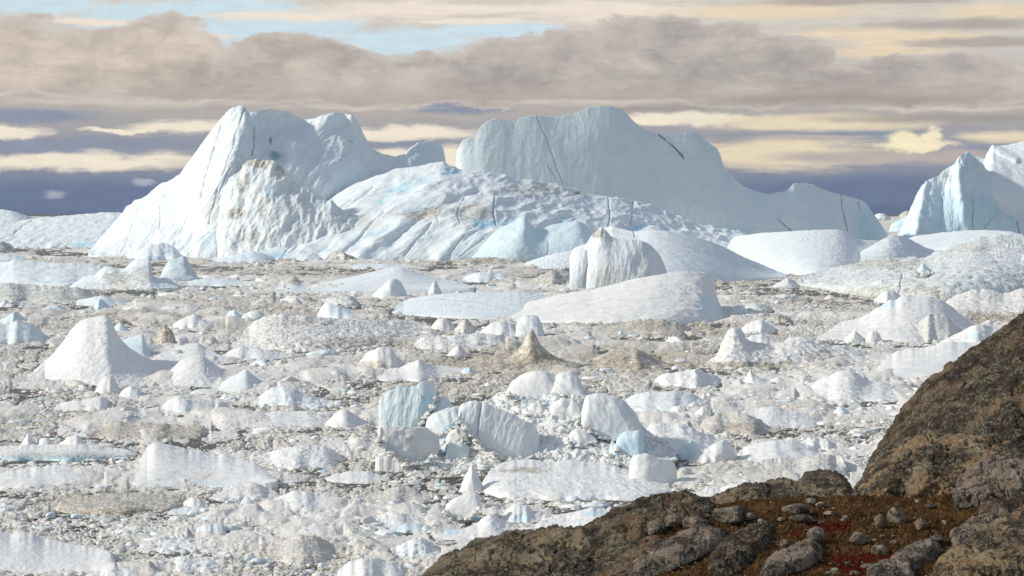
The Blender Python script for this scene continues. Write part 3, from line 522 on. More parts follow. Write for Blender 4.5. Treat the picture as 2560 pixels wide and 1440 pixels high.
ice('ice_block', 'pale blue block standing behind the shark fin berg right flank', 'ice block', [(300, 872), (306, 852), (322, 845), (340, 839), (356, 835), (362, 840), (364, 856), (374, 872), (380, 893)], wl=896, base=[(300, 890), (380, 897)], group=GL, D0=480, Rd=14, smooth=1.5, rough=.3, edge=.12, blue=.45)
ice('iceberg', 'white rounded snow knoll with a blue notch right of the shark fin berg', 'iceberg', [(370, 965), (400, 945), (428, 926), (445, 908), (462, 896), (480, 890), (500, 889), (512, 893), (524, 903), (545, 918), (568, 934), (600, 952)], wl=968, group=GB, Rd=30, smooth=2.5, rough=.42, lines=(60, 5), cell=18, edge=.10, land='notched snow knoll', folds=[((512, 892), (530, 960), .5, 8)], cracks=[([(512, 895), (516, 920), (514, 935)], 1.2, 2, .3)], blues=[(530, 910, 14, 6, 1.)])
ice('iceberg', 'small pyramid of ice with a shaded bluish face right of the notched knoll', 'iceberg', [(545, 962), (570, 946), (592, 936), (606, 928), (616, 924), (626, 932), (640, 944), (662, 956), (690, 970)], wl=984, group=GB, Rd=14, smooth=1.5, rough=.25, edge=.08, land='small ice pyramid', folds=[((616, 924), (604, 985), .7, 4)], blue=.15)
ice('ice_floe', 'low snowy ridge behind the notched knoll with a dark blue chip on it', 'ice floe', [(370, 905), (400, 885), (440, 868), (470, 862), (495, 858), (512, 868), (530, 880), (560, 893), (590, 902)], wl=914, group=GF, Rd=45, smooth=3, rough=.5, lines=(35, 5), cell=14)
ice('ice_chunk', 'dark bluish chip of ice resting on the low ridge behind the notched knoll', 'ice chunk', [(425, 890), (432, 880), (444, 875), (456, 876), (461, 884), (460, 890)], wl=897, group=GL, Rd=3, smooth=1, rough=.5, blue=.7, dirt=.3, edge=.1)
ice('ice_mound', 'great grey dirty mound of crusted rubble in the middle left of the pack', 'ice mound', [(578, 866), (592, 850), (612, 828), (636, 806), (660, 791), (684, 786), (705, 785), (725, 792), (760, 790), (810, 795), (860, 800), (930, 803), (1000, 805), (1040, 810), (1075, 818), (1092, 832), (1100, 842)], wl=880, base=[(578, 868), (650, 876), (760, 884), (880, 880), (1000, 862), (1100, 848)], group=GM, D0=500, Rd=70, prof=1.7, smooth=3, follow=True, rough=.9, style='rubble', cell=24, octv=6, edge=.05, dirt=.14, res=1.4, jag=.5, land='great grey mound', dirts=[(900, 860, 220, 26, .5), (760, 805, 140, 16, .4)], folds=[((705, 785), (680, 880), .2, 10)], strokes=[([(700, 872), (820, 862), (960, 846), (1080, 836)], 9, 10)])
# ------------------------------------------------------------------ floes and lumps of the pack, far to near
def fl(label, top, wl, kind='ice_floe', cat='ice floe', group=GF, land=None, **kw):
    d = dict(smooth=2., rough=.8, edge=.06, en=3., q=.7, prof=1.5, jag=.8, ly=.9); d.update(kw); d.setdefault('body', .06*(max(q[0] for q in top)-min(q[0] for q in top)) if label[:5] != 'green' else 2)
    return ice(kind, label, cat, top, wl, group=group, land=land, **d)
def lm(label, top, wl, kind='ice_chunk', cat='ice chunk', group=GL, **kw): return fl(label, top, wl, kind, cat, group, **{**dict(q=.6, smooth=1.2, edge=.10, en=2.6, kd=.45, jag=.4, body=1., style='facet', rough=.6), **kw})
def mound(label, top, wl, **kw): return fl(label, top, wl, 'ice_mound', 'ice mound', GM, **{**dict(style='rubble', dirt=.4, rough=.75, cell=19, jag=1.), **kw})
RUB = dict(style='rubble', rough=.8, cell=17, jag=1.)
SM = dict(style='smooth', rough=.7, jag=.6)
# far left
fl('wide level snow covered floe at the far left edge below the whaleback berg', [(-120, 668), (-40, 660), (0, 655), (60, 653), (120, 655), (180, 657), (240, 662), (290, 668), (360, 690)], 718, **SM, land='level far left floe')
mound('dark grey rubble heap at the far left edge beneath the whaleback berg', [(-60, 615), (-20, 606), (10, 605), (28, 612), (38, 624)], 634, dirt=.5)
fl('thin white floe in front of the dark rubble heap at the left edge', [(-60, 640), (0, 633), (40, 636), (75, 645)], 653, **SM)
fl('beige block berg with a vertical grooved cliff and a horn on its right', [(172, 720), (190, 708), (212, 696), (240, 686), (256, 672), (272, 669), (300, 670), (318, 666), (328, 654), (340, 646), (358, 642), (374, 643), (378, 660), (380, 686), (392, 690), (412, 692), (430, 702), (446, 716)], 724, 'iceberg', 'iceberg', GB, base=[(172, 722), (300, 725), (446, 720)], D0=905, Rd=24, smooth=1.2, rough=.35, lines=(80, 4), cell=16, folds=[((262, 672), (262, 724), -.3, 4), ((376, 645), (380, 724), .8, 3)], dirts=[(300, 700, 60, 30, .5), (350, 690, 40, 30, .35)], land='beige block berg')
fl('grey green dome shaped block just right of the beige block berg', [(400, 694), (408, 672), (422, 652), (436, 641), (452, 638), (464, 643), (478, 660), (488, 680), (494, 694)], 702, 'iceberg', 'iceberg', GB, base=[(400, 698), (450, 704), (494, 698)], D0=1010, Rd=22, smooth=2, rough=.35, folds=[((440, 640), (436, 700), .4, 6)], blue=.3, dirt=.15, edge=.12, land='grey green dome block')
fl('white dune shaped floe at the foot of the peaked iceberg left flank', [(310, 648), (330, 634), (352, 624), (375, 614), (398, 608), (420, 610), (440, 622), (455, 640)], 652, Rd=40, land='dune shaped floe')
lm('blue shaded shark tooth of ice at the foot of the peaked iceberg', [(408, 630), (418, 616), (428, 606), (436, 600), (441, 612), (444, 628)], 632, kind='ice_block', cat='ice block', smooth=.6, blue=.6, Rd=6)
fl('smooth bluish swell of ice below the rubble heart of the peaked iceberg', [(520, 653), (548, 646), (585, 640), (608, 632), (628, 628), (648, 630), (672, 638), (694, 648)], 657, Rd=40, blue=.2, **SM)
mound('small dark peaked rubble pile below the white apron', [(822, 643), (838, 630), (850, 625), (862, 630), (885, 641), (906, 650)], 655, dirt=.6)
mound('rusty brown streak of rubble under the two horned bluish berg', [(1130, 652), (1170, 644), (1220, 643), (1280, 648), (1345, 655)], 664, dirt=.7)
mound('long grey brown rubble ridge across the far left pack', [(-100, 722), (-40, 712), (10, 706), (60, 711), (110, 715), (150, 716), (190, 724), (240, 736), (280, 748)], 758, dirt=.45, cell=11, land='long grey brown ridge')
fl('white floe with a blue faceted boulder on it left of centre far', [(184, 758), (200, 750), (222, 746), (240, 740), (255, 738), (275, 745), (300, 752), (330, 758)], 766, rough=.35, land='floe with blue boulder')
lm('blue faceted boulder standing on the white floe left of centre far', [(233, 768), (238, 754), (248, 747), (262, 752), (272, 764)], 776, kind='ice_block', cat='ice block', blue=.65, smooth=.6, folds=[((250, 747), (245, 776), .8, 2)])
fl('white flat floe between the beige block berg and tent shaped floe', [(445, 712), (480, 702), (520, 696), (570, 699), (640, 704), (700, 712)], 716, rough=.7)
lm('left of two pale knobs standing on the tent shaped floe', [(925, 745), (945, 725), (958, 712), (972, 699), (985, 697), (1000, 704), (1012, 722), (1018, 738)], 747, kind='ice_block', cat='ice block', smooth=1.5, folds=[((985, 697), (975, 747), .6, 4)], land='pale knobs')
lm('thumb shaped grey ice post right of the pale knob on the tent shaped floe', [(1070, 732), (1077, 716), (1084, 703), (1092, 702), (1096, 715), (1104, 730)], 738, kind='ice_block', cat='ice block', smooth=.8, dirt=.2)
fl('small white wedge floe left of the cream ice block', [(1145, 700), (1170, 688), (1200, 680), (1235, 680), (1260, 688), (1290, 700)], 706, rough=.4, land='white wedge floe')
fl('low flat white floe lying below the white apron centre', [(850, 668), (900, 662), (960, 660), (1020, 664), (1070, 670)], 674, rough=.6)
mound('yellow grey rubble bank at the foot of the cream ice block', [(1290, 702), (1340, 688), (1380, 676), (1410, 680), (1440, 696), (1470, 712)], 718, dirt=.55)
fl('tilted white slab lying left of the flat topped berg', [(792, 792), (800, 774), (810, 759), (820, 757), (840, 766), (870, 776), (905, 786), (948, 796)], 799, rough=.3, folds=[((815, 757), (812, 800), .3, 4)], edge=.04, land='tilted white slab')
mound('grey lump pile just behind the tilted white slab', [(812, 748), (832, 740), (855, 737), (880, 742), (898, 756)], 768, dirt=.3)
lm('grey white boulder at the right foot of the great grey mound', [(1076, 822), (1085, 806), (1096, 796), (1108, 793), (1122, 800), (1138, 816)], 828, kind='ice_block', cat='ice block', smooth=2, land='grey boulders')
lm('grey crusted boulder touching the windswept berg lower left corner', [(1136, 822), (1148, 806), (1164, 796), (1178, 808), (1192, 824)], 834, kind='ice_block', cat='ice block', dirt=.35, style='rubble')
fl('wavy white floe with three small crests left of the great grey mound', [(420, 818), (440, 806), (455, 798), (472, 790), (490, 788), (502, 795), (520, 802), (540, 806), (562, 818)], 824, rough=.7, lines=(20, 5), cell=9, land='three crested floe')
mound('dark dirty ice stump with a yellowish base right of the shark fin berg', [(384, 858), (390, 840), (398, 826), (412, 820), (428, 822), (435, 836), (438, 856)], 864, dirt=.8, style='ice', rough=.8, kd=.5, jag=.3, smooth=1, edge=.1, land='dark dirty stump')
lm('small white pyramid chunk between the dark dirty stump and great grey mound', [(488, 846), (496, 834), (506, 826), (516, 836), (522, 846)], 849, smooth=.6)
lm('round dark grey boulder left of the great grey mound', [(512, 854), (520, 846), (532, 844), (544, 850), (547, 858)], 864, dirt=.6, blue=.3)
lm('small bluish spike behind the right shoulder of the shark fin berg', [(278, 826), (290, 812), (300, 805), (312, 814), (326, 827)], 830, blue=.4)
lm('bowl shaped white slab behind the great grey mound', [(600, 796), (612, 784), (630, 776), (648, 775), (662, 788)], 800, dirt=.15, smooth=2, land='bowl shaped slab')
lm('pale blue green cone left of the bowl shaped slab', [(562, 792), (574, 778), (586, 774), (600, 786), (612, 794)], 798, blue=.45, smooth=.8)
fl('pale bluish boulder berg at the left edge beside the shark fin berg', [(-60, 826), (-20, 815), (15, 810), (40, 806), (62, 808), (85, 815), (105, 828), (118, 846)], 862, 'iceberg', 'iceberg', GB, rough=.5, blue=.25, edge=.1, en=2.5, land='pale boulder berg')
fl('little white peak with a blue face at the left edge, behind the boulder berg', [(-20, 806), (10, 796), (30, 784), (40, 778), (50, 788), (66, 802)], 810, blue=.35, rough=.3, folds=[((38, 778), (40, 810), .6, 3)])
fl('snowy lumpy ridge in front of the great grey mound left end', [(545, 895), (570, 880), (600, 868), (640, 870), (690, 880), (740, 888)], 900, rough=.7)
lm('white knob with a dirty collar right of the small ice pyramid field', [(893, 914), (905, 896), (920, 880), (942, 869), (962, 866), (978, 874), (992, 890), (1012, 906)], 922, kind='ice_block', cat='ice block', smooth=2, dirts=[(930, 912, 60, 14, .5)], rough=.5, land='white knob')
fl('long pointed white floe below the white knob', [(870, 950), (900, 942), (950, 932), (1000, 918), (1030, 904), (1046, 898), (1062, 905), (1090, 912), (1120, 914), (1150, 917), (1185, 930)], 950, rough=.45, lines=(15, 6), cell=12, folds=[((1046, 898), (1050, 950), .2, 10)], land='long pointed floe')
lm('bluish chip at the right tip of the long pointed floe', [(1152, 928), (1162, 919), (1176, 918), (1188, 930)], 938, blue=.5)
lm('small white peak standing behind the tip of the long pointed floe', [(1116, 888), (1130, 874), (1146, 862), (1158, 872), (1168, 884)], 891, smooth=.8)
fl('low white rubble tongue between the great grey mound and silt belt', [(1000, 868), (1060, 846), (1140, 838), (1200, 832), (1260, 838)], 876, **RUB, dirt=.1)
# the silt belt in the middle
lm('grey white upright block behind the green streaked ice spire', [(1288, 850), (1290, 812), (1296, 796), (1308, 788), (1330, 787), (1346, 793), (1356, 812), (1362, 840)], 842, kind='ice_block', cat='ice block', base=[(1288, 842), (1362, 842)], D0=558, Rd=6, smooth=2, edge=.2, blue=.15, land='upright grey block')
fl('white horned floe left of the upright grey block', [(1195, 836), (1210, 822), (1225, 812), (1240, 806), (1262, 802), (1285, 812), (1300, 836)], 842, rough=.5)
mound('green streaked ice spire rising from a tan silt cone at mid field', [(1255, 905), (1280, 888), (1298, 872), (1308, 856), (1316, 838), (1322, 826), (1329, 820), (1336, 828), (1342, 844), (1352, 862), (1370, 880), (1400, 898), (1440, 912)], 920, dirt=.6, style='ice', rough=.5, base=[(1255, 912), (1340, 923), (1440, 916)], D0=446, Rd=4, jag=.1, ly=.35, body=2, smooth=1.2, lines=(75, 4), cell=10, dirts=[(1335, 905, 110, 30, 1.), (1328, 840, 5, 20, .7)], edge=.05, land='green streaked spire')
mound('tan silt covered ridge stretching left of the green streaked spire', [(1090, 918), (1150, 902), (1200, 893), (1260, 890), (1310, 900), (1350, 918)], 926, dirt=.85, cell=11, land='tan ridge')
mound('tan hillock with dark stains right of the green streaked spire', [(1440, 916), (1480, 902), (1505, 886), (1535, 872), (1560, 868), (1585, 874), (1620, 890), (1665, 908), (1690, 918)], 924, dirt=.85, cell=14, land='tan hillock')
mound('ochre topped rubble bank under the windswept berg right half', [(1480, 836), (1520, 820), (1570, 807), (1620, 799), (1660, 797), (1690, 806), (1730, 820), (1760, 832)], 842, dirt=.6, cell=11, dirts=[(1640, 812, 90, 16, .9)], land='ochre topped bank')
mound('flat ochre rubble strip in front of the ochre topped bank', [(1490, 866), (1540, 854), (1600, 850), (1660, 856), (1720, 866)], 874, dirt=.7)
fl('long knobbly ridge berg with a leaning white tower at its left', [(1735, 918), (1760, 906), (1785, 894), (1796, 880), (1804, 862), (1811, 840), (1820, 824), (1832, 817), (1846, 822), (1858, 836), (1866, 852), (1876, 860), (1900, 862), (1925, 866), (1950, 862), (1975, 855), (2000, 852), (2030, 852), (2055, 858), (2080, 868), (2110, 866), (2140, 874), (2170, 886), (2200, 900)], 922, 'iceberg', 'iceberg', GB, base=[(1735, 920), (1900, 924), (2100, 920), (2200, 906)], D0=446, Rd=18, smooth=1.8, rough=.85, style='rubble', cell=22, dirt=.12, dirts=[(1900, 915, 190, 14, .75), (2060, 890, 80, 20, .4)], land='leaning tower ridge', edge=.05, folds=[((1834, 818), (1856, 900), .5, 5)])
fl('white lumpy ridge behind the leaning tower ridge', [(1855, 850), (1880, 838), (1905, 834), (1930, 846), (1960, 856)], 862, rough=.5)
fl('clean white oval floe right of the leaning white tower', [(1955, 858), (1975, 846), (1995, 841), (2015, 843), (2035, 852)], 862, **SM)
fl('large bright ice bank with a blue lip in the right mid field', [(2040, 842), (2065, 828), (2090, 812), (2120, 800), (2150, 790), (2176, 778), (2190, 766), (2210, 752), (2225, 746), (2240, 752), (2260, 742), (2290, 739), (2320, 742), (2350, 749), (2378, 764), (2405, 784), (2430, 806), (2465, 836)], 858, 'iceberg', 'iceberg', GB, base=[(2040, 850), (2150, 854), (2300, 860), (2465, 848)], D0=545, follow=True, Rd=60, prof=1.5, smooth=2.2, rough=.5, cell=22, edge=.05, blues=[(2210, 762, 40, 10, .6)], strokes=[([(2060, 838), (2160, 800), (2240, 790), (2290, 800)], 8, 10), ([(2150, 848), (2220, 820), (2300, 830)], 8, -8)], land='blue lipped bank', dirts=[(2340, 830, 90, 30, .3)])
mound('grey rubble heap spilling down the front of the blue lipped bank', [(2230, 838), (2262, 822), (2290, 810), (2318, 788), (2340, 778), (2362, 792), (2390, 812), (2425, 838)], 856, dirt=.25, cell=10)
fl('ragged white floe with a blue cut just above the dark rock slope', [(2340, 862), (2370, 844), (2400, 830), (2430, 818), (2460, 812), (2490, 826), (2530, 840)], 872, rough=.6, blues=[(2440, 840, 20, 12, .6)], land='ragged floe above the rock')
fl('big smooth white dome floe touching the dark rock slope', [(2168, 944), (2190, 924), (2208, 908), (2225, 893), (2242, 882), (2280, 874), (2330, 866), (2380, 860), (2430, 857), (2470, 858), (2520, 870), (2600, 900)], 948, 'iceberg', 'iceberg', GB, base=[(2168, 946), (2260, 948), (2400, 948), (2600, 938)], D0=420, follow=True, Rd=45, prof=1.7, smooth=3.5, rough=.28, style='smooth', edge=.06, land='smooth dome floe')
fl('craggy greenish ice bank with a dark undercut at the right edge', [(2325, 775), (2350, 758), (2380, 744), (2410, 730), (2440, 722), (2475, 728), (2510, 738), (2550, 728), (2600, 722), (2680, 730)], 806, 'iceberg', 'iceberg', GB, base=[(2325, 790), (2450, 812), (2680, 800)], D0=625, Rd=50, prof=1.6, smooth=2, rough=.8, style='rubble', cell=20, dirt=.15, dirts=[(2480, 795, 140, 22, .8)], land='craggy greenish bank')
fl('curled white ice fang at the right edge above the craggy bank', [(2515, 730), (2526, 712), (2534, 690), (2540, 672), (2548, 656), (2556, 642), (2562, 636), (2570, 660), (2585, 700), (2600, 726)], 732, 'ice_block', 'ice block', GL, smooth=1, rough=.4, Rd=8)
lm('small pale blue tooth standing on the dirty rubble shelf', [(2290, 682), (2298, 668), (2306, 656), (2314, 664), (2328, 676), (2342, 684)], 688, kind='ice_block', cat='ice block', smooth=.8, blue=.35, D0=838, base=[(2290, 686), (2342, 687)], Rd=3, hang=True)
lm('round white boulder on the dirty rubble shelf near the right edge', [(2390, 705), (2396, 690), (2408, 680), (2424, 678), (2436, 688), (2440, 704)], 710, kind='ice_block', cat='ice block', D0=826, base=[(2390, 707), (2440, 708)], Rd=3, hang=True, edge=.25, smooth=2)
lm('pale mound boulder at the left toe of the craggy greenish bank', [(2185, 752), (2200, 738), (2216, 726), (2234, 724), (2250, 738), (2262, 752)], 758, kind='ice_block', cat='ice block', dirt=.12, smooth=2)
lm('small pointed white lump at the left end of the dirty rubble shelf', [(1930, 716), (1950, 705), (1968, 694), (1985, 702), (2000, 714)], 720, dirt=.2)
lm('dark cornered flat slab right of the windswept berg', [(1860, 768), (1868, 760), (1895, 757), (1918, 764), (1930, 772)], 778, dirt=.3, blue=.2, smooth=.6)
lm('white round topped boulder left of the dark cornered slab', [(1822, 776), (1832, 766), (1848, 762), (1862, 768), (1872, 778)], 786, smooth=1.5)
mound('brown grey gravelly lump right of the windswept berg', [(1918, 800), (1935, 788), (1950, 783), (1965, 790), (1978, 802)], 808, dirt=.6)
fl('white knuckled floe just right of the ochre topped bank', [(1850, 830), (1865, 812), (1885, 802), (1905, 800), (1922, 810), (1940, 822)], 834, rough=.7)
lm('round white boulder in front of the blue lipped bank', [(2160, 852), (2166, 836), (2178, 828), (2192, 828), (2202, 840), (2205, 852)], 858, kind='ice_block', cat='ice block', smooth=1.5, edge=.2, land='round boulder')
lm('cone of clean ice beside the round boulder in front of the blue lipped bank', [(2108, 850), (2120, 838), (2138, 826), (2152, 838), (2164, 852)], 858, smooth=1)
# between
fl('rough snow heap right of centre with a crater like hollow', [(1995, 990), (2020, 968), (2045, 952), (2070, 942), (2095, 934), (2118, 928), (2135, 930), (2150, 940), (2165, 956), (2190, 962), (2220, 958), (2245, 966), (2262, 978), (2280, 994)], 1004, rough=.7, cell=18, edge=.05, blobs=[(2200, 972, 30, 6, -10)], Rd=20, land='crater hollow heap')
fl('long pale blue ribbed floe right of the big rubble berg', [(1550, 1010), (1575, 994), (1600, 984), (1640, 979), (1690, 980), (1730, 986), (1755, 994), (1775, 1008)], 1030, rough=.55, lines=(25, 4), cell=16, blue=.15, land='pale blue ribbed floe')
lm('small rounded block perched at the right end of the pale blue ribbed floe', [(1748, 1002), (1752, 990), (1760, 985), (1768, 992), (1770, 1004)], 1010, smooth=1, blue=.2)
fl('smooth white floe in front of the pale blue ribbed floe', [(1570, 1046), (1582, 1028), (1600, 1016), (1625, 1018), (1665, 1028), (1705, 1036), (1735, 1046)], 1058, **SM, land='smooth white floe')
lm('square edged grey block on the smooth white floe', [(1676, 1030), (1680, 1018), (1700, 1013), (1715, 1016), (1720, 1028)], 1034, smooth=.6)
lm('thin tilted white slab left of the dirt smeared mound', [(1722, 1044), (1740, 1030), (1760, 1014), (1774, 1012), (1780, 1022)], 1048, smooth=.6)
mound('dirt smeared mound with a tan lower half right of the smooth white floe', [(1728, 1068), (1760, 1050), (1800, 1036), (1830, 1030), (1870, 1034), (1910, 1052), (1960, 1070)], 1090, dirt=.45, cell=14, dirts=[(1860, 1070, 100, 22, .75)], land='dirt smeared mound')
fl('rounded snow ridge behind the dirt smeared mound', [(1825, 1060), (1840, 1040), (1862, 1028), (1900, 1022), (1940, 1020), (1985, 1030), (2020, 1042), (2055, 1058)], 1072, rough=.6)
fl('jumbled low white floe of small plates below the leaning tower ridge', [(1630, 958), (1655, 940), (1685, 930), (1720, 926), (1760, 928), (1800, 944)], 970, **RUB, land='jumbled plate floe')
lm('thin white spike on a low floe below the leaning tower ridge', [(1858, 958), (1868, 938), (1875, 921), (1884, 936), (1905, 948), (1935, 958)], 964, smooth=.6)
fl('flat smooth floe beside the dark boulder slope, lowest of the right', [(1835, 1150), (1850, 1128), (1875, 1113), (1920, 1106), (1970, 1104), (2020, 1112), (2060, 1130), (2080, 1146)], 1164, **SM, land='flat smooth floe')
mound('broad tan grey rubble floe between the round block and rock hump', [(1680, 1206), (1720, 1184), (1760, 1172), (1830, 1164), (1920, 1158), (2000, 1150), (2060, 1140), (2105, 1142), (2116, 1166), (2120, 1190)], 1222, dirt=.35, cell=16, land='broad tan grey floe')
fl('crumbly white ledge left of the rock hump', [(1985, 1116), (2010, 1102), (2045, 1094), (2075, 1100), (2090, 1118)], 1126, **RUB)
fl('low crumbled floe right of the small ice pyramid, greenish at its rim', [(628, 1012), (645, 994), (660, 980), (680, 970), (700, 968), (730, 975), (765, 984), (800, 994), (860, 1008)], 1022, rough=.85, style='rubble', cell=16, blue=.15, land='greenish rim floe')
mound('yellowish mound in front of the greenish rim floe', [(665, 1030), (685, 1018), (708, 1012), (735, 1012), (756, 1020), (768, 1030)], 1036, dirt=.45)
lm('leaning white boulder in front of the shark fin berg', [(234, 984), (242, 968), (252, 952), (264, 941), (278, 942), (290, 954), (300, 968), (306, 982)], 990, kind='ice_block', cat='ice block', smooth=1.4, folds=[((272, 940), (285, 990), .7, 4)], land='leaning white boulder')
lm('bluish round lumps cluster right of the leaning white boulder', [(298, 986), (310, 972), (328, 965), (345, 968), (356, 982), (364, 994)], 998, kind='ice_block', cat='ice block', blue=.2, rough=.8)
fl('white slab with a sharp right corner below the leaning white boulder', [(130, 1022), (155, 1010), (185, 1003), (215, 1000), (240, 996), (264, 994), (272, 1006), (274, 1018)], 1028, rough=.35, cell=16, land='sharp cornered slab')
fl('rounded white floe group below the notched snow knoll', [(405, 1018), (420, 1002), (440, 995), (462, 1000), (485, 998), (510, 1008), (535, 1022)], 1034, rough=.8, blue=.1, land='rounded floe group')
mound('long grey brown flat mound like a beached whale at left', [(202, 1090), (220, 1074), (242, 1062), (268, 1054), (300, 1052), (335, 1058), (380, 1064), (420, 1066), (460, 1062), (490, 1060), (510, 1064), (520, 1078)], 1106, dirt=.62, cell=20, rough=.6, land='grey brown flat mound')
lm('thin white fin at the left edge of a greenish edged floe', [(38, 1122), (52, 1110), (62, 1098), (71, 1082), (78, 1092), (86, 1106), (96, 1118)], 1126, smooth=.6, kind='ice_block', cat='ice block', land='thin white fin')
lm('stubby pale tooth between the thin white fin and small pyramid', [(88, 1120), (96, 1102), (108, 1094), (122, 1096), (132, 1110), (138, 1122)], 1126, smooth=1, kind='ice_block', cat='ice block')
lm('small white pyramid on the greenish edged floe at left', [(134, 1122), (150, 1108), (172, 1096), (192, 1088), (204, 1096), (218, 1110), (232, 1122)], 1128, smooth=1, kind='ice_block', cat='ice block')
fl('flat floe with a sea green melted edge at the left', [(-60, 1132), (0, 1124), (60, 1119), (140, 1116), (200, 1114), (260, 1118), (310, 1124), (342, 1134)], 1154, rough=.6, cell=12, Rd=9, prof=2.2, blues=[(150, 1146, 240, 10, .9)], dirts=[(150, 1140, 220, 12, .4)], land='sea green edged floe')
fl('smooth bright white floe at the left edge with a blunt right end', [(-90, 1205), (-40, 1196), (0, 1189), (40, 1181), (90, 1172), (140, 1167), (185, 1166), (225, 1170), (246, 1180), (258, 1196)], 1224, rough=.4, cell=24, land='blunt smooth floe', prof=1.8)
fl('large stepped white floe, layered and glassy, left of centre near', [(326, 1216), (334, 1192), (346, 1168), (358, 1145), (370, 1125), (384, 1113), (405, 1111), (432, 1112), (460, 1118), (492, 1126), (520, 1137), (545, 1147), (575, 1146), (605, 1151), (635, 1163), (665, 1178), (694, 1198)], 1228, 'iceberg', 'iceberg', GB, base=[(326, 1218), (400, 1228), (520, 1230), (620, 1218), (694, 1202)], D0=251, Rd=26, prof=1.6, smooth=2.5, rough=.42, lines=(8, 6), cell=26, edge=.05, en=2.6, strokes=[([(350, 1190), (440, 1180), (560, 1168), (640, 1170)], 9, 9), ([(400, 1222), (520, 1210), (640, 1195)], 6, -9)], land='large stepped floe', blues=[(520, 1210, 120, 10, .35)])
fl('low wide crumbly white floe right of the large stepped floe', [(615, 1164), (645, 1146), (690, 1130), (730, 1120), (770, 1112), (805, 1116), (835, 1130), (864, 1152)], 1172, rough=.8, style='rubble', cell=14, land='crumbly wide floe')
lm('white cone shaped hill with a streaked side left of the big rubble berg', [(810, 1062), (826, 1046), (842, 1032), (856, 1023), (872, 1026), (890, 1038), (915, 1054), (940, 1064)], 1070, kind='ice_block', cat='ice block', rough=.4, folds=[((856, 1023), (850, 1070), .4, 6)], land='streaked cone hill')
fl('long low pinkish white floe left of the streaked cone hill', [(535, 1068), (580, 1052), (640, 1038), (700, 1030), (760, 1028), (805, 1036), (830, 1052)], 1072, **SM, land='long pinkish floe')
fl('thin lens shaped floe with ragged lower edge below the crumbly wide floe', [(812, 1196), (840, 1186), (875, 1180), (915, 1180), (950, 1188), (974, 1198)], 1210, rough=.6, land='lens shaped floe')
mound('flat tan floe with a darker cut edge at lower left', [(130, 1272), (150, 1254), (185, 1244), (250, 1240), (330, 1239), (400, 1243), (445, 1248), (470, 1258)], 1288, dirt=.62, cell=22, rough=.55, prof=2.4, Rd=16, dirts=[(300, 1280, 180, 12, .9)], land='flat tan floe')
fl('cream rubble floe with a peak right of the flat tan floe', [(522, 1246), (550, 1228), (580, 1216), (612, 1210), (640, 1210), (668, 1218), (704, 1238)], 1254, rough=.8, style='rubble', cell=14, dirt=.15, land='cream peak floe')
fl('little clean bluish slab at the right end of the flat tan floe', [(416, 1282), (435, 1272), (462, 1270), (495, 1265), (528, 1276)], 1288, rough=.4, blue=.3)
lm('white boulder on the right shoulder of the flat tan floe', [(455, 1262), (465, 1250), (482, 1244), (502, 1248), (520, 1262)], 1270, smooth=1.5)
fl('white humped floe with a dark blue pit near its right tip', [(650, 1272), (675, 1256), (705, 1242), (735, 1234), (765, 1231), (800, 1234), (830, 1240), (850, 1248), (866, 1260)], 1282, rough=.6, cell=18, blues=[(846, 1254, 14, 8, 1.)], blobs=[(846, 1255, 10, 5, -12)], land='humped floe with pit')
mound('grey tan rubble patch right of the humped floe with pit', [(908, 1252), (935, 1234), (965, 1222), (1000, 1216), (1035, 1224), (1060, 1236), (1082, 1250)], 1260, dirt=.4, cell=11, land='grey tan patch')
fl('big smooth pale lavender berg cut by the left frame corner at bottom', [(-160, 1345), (-90, 1338), (0, 1334), (60, 1338), (110, 1350), (160, 1360), (210, 1368), (252, 1378), (280, 1386), (288, 1405)], 1440, 'iceberg', 'iceberg', GB, base=[(-160, 1440), (100, 1448), (230, 1440), (288, 1412)], D0=192, Rd=14, prof=1.9, smooth=4, rough=.22, lines=(80, 4), cell=24, edge=.05, land='lavender corner berg')
fl('broad rough white floe at the bottom edge right of the corner berg', [(180, 1462), (220, 1442), (265, 1428), (310, 1421), (355, 1424), (395, 1434), (425, 1456)], 1480, rough=.7)
fl('small hooked floe with a bluish end at lower left of centre', [(476, 1338), (492, 1322), (515, 1312), (540, 1307), (558, 1312), (568, 1330)], 1346, rough=.5, blue=.2, land='hooked floe')
fl('flat pan of ice with an even white top below the humped floe', [(686, 1334), (705, 1322), (740, 1314), (785, 1310), (825, 1314), (848, 1322), (856, 1334)], 1348, **SM, prof=2.2, land='even white pan')
mound('tan dusted rubble floe near the bottom, left of the foreground rock', [(636, 1390), (665, 1370), (700, 1356), (740, 1344), (780, 1342), (815, 1350), (845, 1368), (862, 1386)], 1410, dirt=.45, cell=14, rough=.7, land='tan dusted floe')
fl('pale blue flat pan left of the mushroom shaped berg', [(972, 1324), (990, 1313), (1020, 1308), (1050, 1310), (1075, 1322)], 1332, **SM, blue=.45, prof=2.)
fl('rounded white mound with radiating ridges above the foreground rock tip', [(978, 1384), (995, 1368), (1015, 1354), (1038, 1345), (1058, 1346), (1078, 1358), (1098, 1380)], 1398, rough=.8, lines=(75, 3), cell=16, blue=.15, land='ridged round mound')
fl('curved white floe cut by the bottom edge below the tan dusted floe', [(838, 1446), (852, 1424), (870, 1408), (895, 1398), (930, 1397), (970, 1400), (1000, 1412), (1015, 1430)], 1456, rough=.5, cell=20)
fl('long thin crumbly raft at the lower left behind the hooked floe', [(315, 1378), (360, 1362), (410, 1352), (470, 1348), (540, 1349), (600, 1356), (645, 1370)], 1386, **RUB)
fl('wide rubbly floe below the long thin raft', [(380, 1424), (410, 1406), (450, 1395), (500, 1391), (540, 1397), (570, 1414)], 1434, **RUB)
